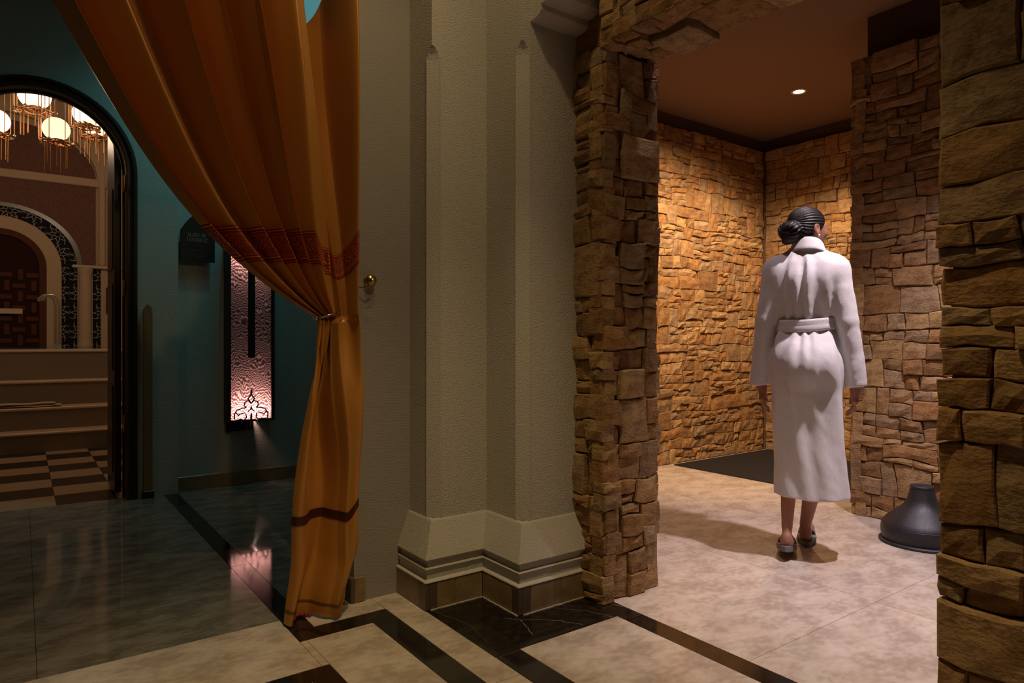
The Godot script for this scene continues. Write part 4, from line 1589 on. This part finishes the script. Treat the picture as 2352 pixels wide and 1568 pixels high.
func robe_d(p: Vector3) -> float:
	var r: Array = robe_rows[clampi(int((p.y - .26) / 1.30 * 520.0 + .5), 0, 520)]
	var x: float = p.x - r[2]
	var z: float = p.z - r[3]
	var th := atan2(z, x)
	var fold := 0.0
	var dy := p.y - 1.13
	if dy < 0.0:
		var k := exp(dy / .13)
		fold = .011 * k * (1.0 - exp(dy / .02)) * sin(th * 13.0 + 1.4 * sin(th * 4.0) + dy * 5.0)
		fold += .009 * smoothstep(0.0, -.5, dy) * sin(th * 4.0 + dy * 3.2 + .6) + .004 * smoothstep(0.0, -.3, dy) * sin(th * 9.0 - dy * 6.0)
	else:
		var k := exp(-dy / .17)
		fold = .011 * k * (1.0 - exp(-dy / .02)) * sin(th * 11.0 + 1.7 * sin(th * 3.0) + (th - PI / 2) * dy * 14.0)
		fold += .007 * smoothstep(0.05, .2, dy) * (1.0 - smoothstep(.3, .36, dy)) * sin(th * 8.0 + dy * 9.0 * signf(x))
	fold += .007 * fold_noise.get_noise_3d(p.x * 24 + p.y * 7, p.y * 9, p.z * 24)
	var a: float = r[0] + fold
	var b: float = r[1] + fold
	var q := sqrt(x * x / (a * a) + z * z / (b * b))
	var d := (q - 1.0) * minf(a, b)
	if p.y > 1.545:
		d = maxf(d, p.y - 1.545)
	d = maxf(d, .298 + .004 * sin(th * 3.0) - p.y)
	var e := Vector3(p.x, p.y, p.z * .84)
	var fs := .008 * fold_noise.get_noise_3d(p.x * 14 + 9, p.y * 11, p.z * 14)
	var l := smin(cap(e, Vector3(-.124, 1.395, .014), Vector3(-.178, 1.16, .02), .068, .053), cap(e, Vector3(-.178, 1.16, .02), Vector3(-.209, .80, -.012), .053, .049), .008)
	l = maxf(l, .836 - p.y + .12 * (p.x + .2))
	var rr := smin(cap(e, Vector3(.124, 1.395, .014), Vector3(.182, 1.14, .02), .068, .055), cap(e, Vector3(.182, 1.14, .02), Vector3(.230, .80, -.005), .055, .047), .008)
	rr = maxf(rr, .832 - p.y + .10 * (p.x - .22))
	var s := minf(l, rr) + fs
	return smin(d, s, .016 + .03 * smoothstep(1.25, 1.42, p.y))

# skeleton of the body in her own axes: x right, y up, z back
func body_d(p: Vector3) -> float:
	var d := cap(p, Vector3(0, 1.37, -.005), Vector3(0, 1.0, .0), .078, .075)
	d = smin(d, cap(p, Vector3(-.115, 1.39, .01), Vector3(.115, 1.39, .01), .042, .042), .04)
	d = smin(d, cap(p, Vector3(.0, 1.42, .012), Vector3(.016, 1.56, .002), .052, .046), .03)
	# legs
	d = smin(d, cap(p, Vector3(-.065, .92, .01), Vector3(-.07, .50, .0), .070, .05), .05)
	d = smin(d, cap(p, Vector3(.065, .92, .0), Vector3(.05, .50, -.06), .070, .05), .05)
	d = smin(d, cap(p, Vector3(-.07, .50, .0), Vector3(-.073, .36, .045), .042, .040), .02)
	d = smin(d, cap(p, Vector3(-.073, .36, .045), Vector3(-.080, .155, .085), .039, .026), .02)
	d = smin(d, cap(p, Vector3(.05, .50, -.06), Vector3(.036, .33, -.12), .048, .047), .03)
	d = smin(d, cap(p, Vector3(.036, .33, -.12), Vector3(.0, .105, -.195), .045, .028), .03)
	# feet: heel, arch, ball
	d = smin(d, ell(p, Vector3(-.080, .092, .105), Vector3(.030, .044, .036)), .025)
	d = smin(d, cap(p, Vector3(-.080, .085, .085), Vector3(-.088, .045, -.07), .028, .026), .02)
	d = smin(d, cap(p, Vector3(-.088, .045, -.07), Vector3(-.088, .030, -.12), .030, .016), .02)
	d = smin(d, ell(p, Vector3(.0, .055, -.185), Vector3(.030, .036, .036)), .025)
	d = smin(d, cap(p, Vector3(.0, .060, -.205), Vector3(.012, .045, -.36), .029, .027), .02)
	d = smin(d, cap(p, Vector3(.012, .045, -.36), Vector3(.014, .036, -.41), .031, .015), .02)
	# arms
	for s in [-1.0, 1.0]:
		d = smin(d, cap(p, Vector3(.135 * s, 1.39, .01), Vector3(.178 * s, 1.13, .02), .045, .038), .03)
	d = smin(d, cap(p, Vector3(-.178, 1.13, .02), Vector3(-.200, .85, -.02), .037, .026), .02)
	d = smin(d, cap(p, Vector3(.178, 1.13, .02), Vector3(.220, .85, -.01), .037, .026), .02)
	return d

func hand_d(p: Vector3, wr: Vector3, sx: float) -> float:
	# a relaxed hand hanging from the wrist, thumb to the front
	var q := p - wr
	q.x *= sx
	var d := cap(q, Vector3(0, .03, 0), Vector3(0, -.012, -.004), .026, .024)
	d = smin(d, cap(q, Vector3(-.004, -.03, -.022), Vector3(-.004, -.075, -.028), .017, .014), .02)
	d = smin(d, cap(q, Vector3(-.002, -.03, .006), Vector3(-.004, -.072, .012), .016, .013), .02)
	d = smin(d, cap(q, Vector3(-.003, -.05, -.03), Vector3(-.003, -.072, .014), .013, .012), .015)
	var len := [.030, .034, .032, .025]
	for k in 4:
		var z := -.032 + k * .0155
		var a := Vector3(-.004, -.078 + .002 * k, z)
		var b := a + Vector3(-.004, -len[k], -.003)
		var c := b + Vector3(-.013, -len[k] * .62, -.004)
		var e := c + Vector3(-.012, -len[k] * .32, -.002)
		d = smin(d, minf(cap(q, a, b, .0088, .0080), minf(cap(q, b, c, .0080, .0074), cap(q, c, e, .0074, .0064))), .004)
	var t0 := Vector3(-.006, -.03, -.030)
	var t1 := Vector3(-.014, -.058, -.050)
	var t2 := Vector3(-.020, -.084, -.050)
	d = smin(d, minf(cap(q, t0, t1, .0115, .0098), cap(q, t1, t2, .0095, .0075)), .010)
	return d

var head_c := Vector3(.010, 1.603, -.008)
var head_turn := deg_to_rad(-46.0)

func head_local(p: Vector3) -> Vector3:
	return (p - head_c).rotated(Vector3.UP, -head_turn)

func head_d(p: Vector3) -> float:
	# in the head's own axes -z is the face
	var q := head_local(p)
	var d := ell(q, Vector3(0, .022, .010), Vector3(.072, .078, .088))
	d = smin(d, ell(q, Vector3(0, -.030, -.028), Vector3(.056, .068, .058)), .035)
	d = smin(d, ell(q, Vector3(0, -.088, -.052), Vector3(.024, .018, .022)), .03)
	d = smin(d, ell(q, Vector3(0, .012, -.072), Vector3(.042, .012, .014)), .02)
	d = smin(d, cap(q, Vector3(0, .004, -.084), Vector3(0, -.030, -.104), .008, .012), .012)
	for s in [-1.0, 1.0]:
		d = smin(d, ell(q, Vector3(.030 * s, -.022, -.068), Vector3(.022, .018, .018)), .02)
		d = -smin(-d, ell(q, Vector3(.030 * s, .0, -.088), Vector3(.014, .009, .008)), .010)
		d = smin(d, ell(q, Vector3(.030 * s, .0, -.079), Vector3(.011, .010, .010)), .002)
		d = smin(d, cap(q, Vector3(.013 * s, -.034, -.094), Vector3(.011 * s, -.036, -.092), .006, .006), .006)
	d = smin(d, cap(q, Vector3(-.018, -.060, -.082), Vector3(.018, -.060, -.082), .0055, .0055), .006)
	d = smin(d, cap(q, Vector3(-.015, -.069, -.080), Vector3(.015, -.069, -.080), .006, .006), .005)
	# ears: a rim round a hollow
	for s in [-1.0, 1.0]:
		var e := ell(q, Vector3(.074 * s, -.012, .014), Vector3(.010, .030, .019))
		e = -smin(-e, ell(q, Vector3(.083 * s, -.008, .010), Vector3(.008, .016, .010)), .006)
		e = smin(e, ell(q, Vector3(.072 * s, -.040, .008), Vector3(.007, .010, .009)), .008)
		d = smin(d, e, .006)
	# neck
	d = smin(d, cap(p, Vector3(.010, 1.47, .004), head_c + Vector3(-.012, -.05, .022), .050, .044), .03)
	return d

func hair_d(p: Vector3) -> float:
	var q := head_local(p)
	var d := smin(ell(q, Vector3(0, .024, .012), Vector3(.079, .084, .096)), ell(q, Vector3(0, -.022, .050), Vector3(.058, .050, .052)), .03)
	# combed strands running back to the bun
	d += .0022 * sin(atan2(q.y - .02, q.x) * 34.0 + q.z * 18.0) * smoothstep(.03, .06, Vector2(q.x, q.y - .02).length())
	# hairline: cleared from the face, round the ears
	var face := .036 - q.z * 1.0 - .085 + (q.y - .02) * -.75
	d = maxf(d, face)
	d = maxf(d, -ell(q, Vector3(.085, -.020, .006), Vector3(.032, .034, .026)))
	d = maxf(d, -ell(q, Vector3(-.085, -.020, .006), Vector3(.032, .034, .026)))
	# bun, coiled
	var b := q - Vector3(.006, -.022, .118)
	var an := atan2(b.y, b.x)
	var bun := ell(b, Vector3.ZERO, Vector3(.056, .056, .044)) + .0045 * sin(an * 3.0 + b.length() * 170.0) + .0018 * sin(an * 17.0 + b.z * 150.0)
	d = smin(d, bun, .008)
	return d

func woman() -> void:
	var t := thing("person", "person in a white belted bathrobe and grey slippers walking away, dark hair in a bun", "person", P(3.11, 0, 1.82), deg_to_rad(-60.0))
	fold_noise.seed = 7
	fold_noise.frequency = .32
	robe_rows = smooth_table(ROBE, .26, 1.56, 520)
	var g := Geo.new()
	surface_nets(g, Vector3(-.30, -.01, -.46), Vector3(.30, 1.50, .20), .012, body_d, .01)
	surface_nets(g, Vector3(-.11, 1.44, -.17), Vector3(.15, 1.72, .13), .004, head_d, .01)
	for h in [[Vector3(-.202, .835, -.022), -1.0], [Vector3(.222, .835, -.012), 1.0]]:
		var w: Vector3 = h[0]
		var sg: float = h[1]
		surface_nets(g, w + Vector3(-.06, -.19, -.08), w + Vector3(.06, .05, .06), .0036, func(p: Vector3): return hand_d(p, w, sg), .01)
	add("body", g, M.skin, t, true)
	var hg := Geo.new()
	surface_nets(hg, Vector3(-.16, 1.49, -.15), Vector3(.16, 1.74, .18), .0036, hair_d, .012)
	add("hair", hg, M.hair, t, true)
	var rg := Geo.new()
	surface_nets(rg, Vector3(-.30, .28, -.19), Vector3(.31, 1.57, .21), .0075, robe_d, .035)
	var robe := add("robe", rg, M.robe, t, true)
	# shawl collar
	var rows := []
	for k in 33:
		var a := TAU * k / 32.0
		var bk := .5 + .5 * sin(a)   # 1 at the back
		var c := Vector3(.010 + cos(a) * .062, 1.475 + .062 * bk, .012 + sin(a) * .060)
		var o := Vector3(cos(a), 0, sin(a))
		var r := []
		for q in [[.0, .006], [.002, .016], [.006, .017], [.011, .010], [.017, -.008], [.023, -.028], [.028, -.040], [.023, -.043], [.012, -.020], [.002, -.03]]:
			r.append(c + o * q[0] + Vector3(0, q[1], 0))
		rows.append(r)
	var cg := Geo.new()
	cg.grid(rows)
	add("collar", cg, M.robe, robe, true)
	for h in [[-1.0, -.2055, .838], [1.0, .2215, .835]]:
		var cu := Geo.new()
		var pts := []
		for k in 25:
			var a := TAU * k / 24.0
			pts.append(Vector3(h[1] + cos(a) * .0475 - .004 * h[0], h[2] + .045 - h[0] * .012 * cos(a), -.008 + sin(a) * .060))
		cu.tube(pts, [.0028], 6, false)
		add("cuff_seam", cu, M.robe, robe, true)
	# belt: a soft doubled band
	var br := []
	for k in 49:
		var a := TAU * k / 48.0
		var tilt := .006 * cos(a) + .003 * sin(a * 3)
		var r := []
		for q in [[.004, .030], [.010, .029], [.012, .018], [.009, .006], [.012, -.004], [.013, -.018], [.010, -.028], [.003, -.030]]:
			r.append(Vector3(cos(a) * (.130 + q[0]), 1.128 + q[1] + tilt, sin(a) * (.102 + q[0])))
		br.append(r)
	var bg := Geo.new()
	bg.grid(br)
	add("belt", bg, M.robe, t, true)
	for s in [-1.0]:
		var lp := Geo.new()
		lp.box(Vector3(s * .146 - .003, 1.09, -.008), Vector3(s * .146 + .003, 1.17, .008), .002)
		add("belt_loop", lp, M.robe, t)
	# earring
	var eg := Geo.new()
	var ep := []
	for q in 7: ep.append([maxf(.0004, sin(PI * q / 6.0) * .0055), -cos(PI * q / 6.0) * .0055])
	var el := Vector3(.081, -.043, .006).rotated(Vector3.UP, head_turn) + head_c
	eg.lathe(ep, 12, el)
	add("earring", eg, M.pearl, t, true)
	# slippers
	for h in [[Vector3(-.083, .026, .02), .17, -1.0], [Vector3(.006, 0.0, -.275), .0, 1.0]]:
		var sl := Node3D.new()
		sl.name = "slipper"
		t.add_child(sl, true)
		sl.position = h[0]
		sl.rotation.x = -h[1]
		var pl := PackedVector2Array()
		for k in 32:
			var a := TAU * k / 32.0
			var y := sin(a) * .142
			var wd := .044 - .006 * smoothstep(-.02, .13, y) + .003 * cos(2 * a)
			pl.append(Vector2(cos(a) * wd * (1.0 if absf(cos(a)) > .3 else 1.15), y))
		var sg := Geo.new()
		var lay := []
		for q in [[.0, .92], [.004, 1.0], [.024, 1.02], [.028, .97], [.028, .0]]:
			var r := []
			for p in pl: r.append(Vector3(p.x * q[1], q[0], p.y * lerpf(.99, 1.0, q[1])  * (q[1] if q[1] < .5 else 1.0)))
			lay.append(r)
		sg.grid(lay, true)
		add("sole", sg, M.foam, sl, true)
		var st := []
		for k in 15:
			var a := PI * k / 14.0
			var r := []
			for q in [[-.035, 0.0], [-.035, .004], [.035, .006], [.035, .0]]:
				r.append(Vector3(cos(a) * (.039 + q[1]), .016 + sin(a) * (.050 + q[1]), -.065 + q[0] + .02 * sin(a)))
			st.append(r)
		var sg2 := Geo.new()
		sg2.grid(st)
		add("strap", sg2, M.foam, sl, true)
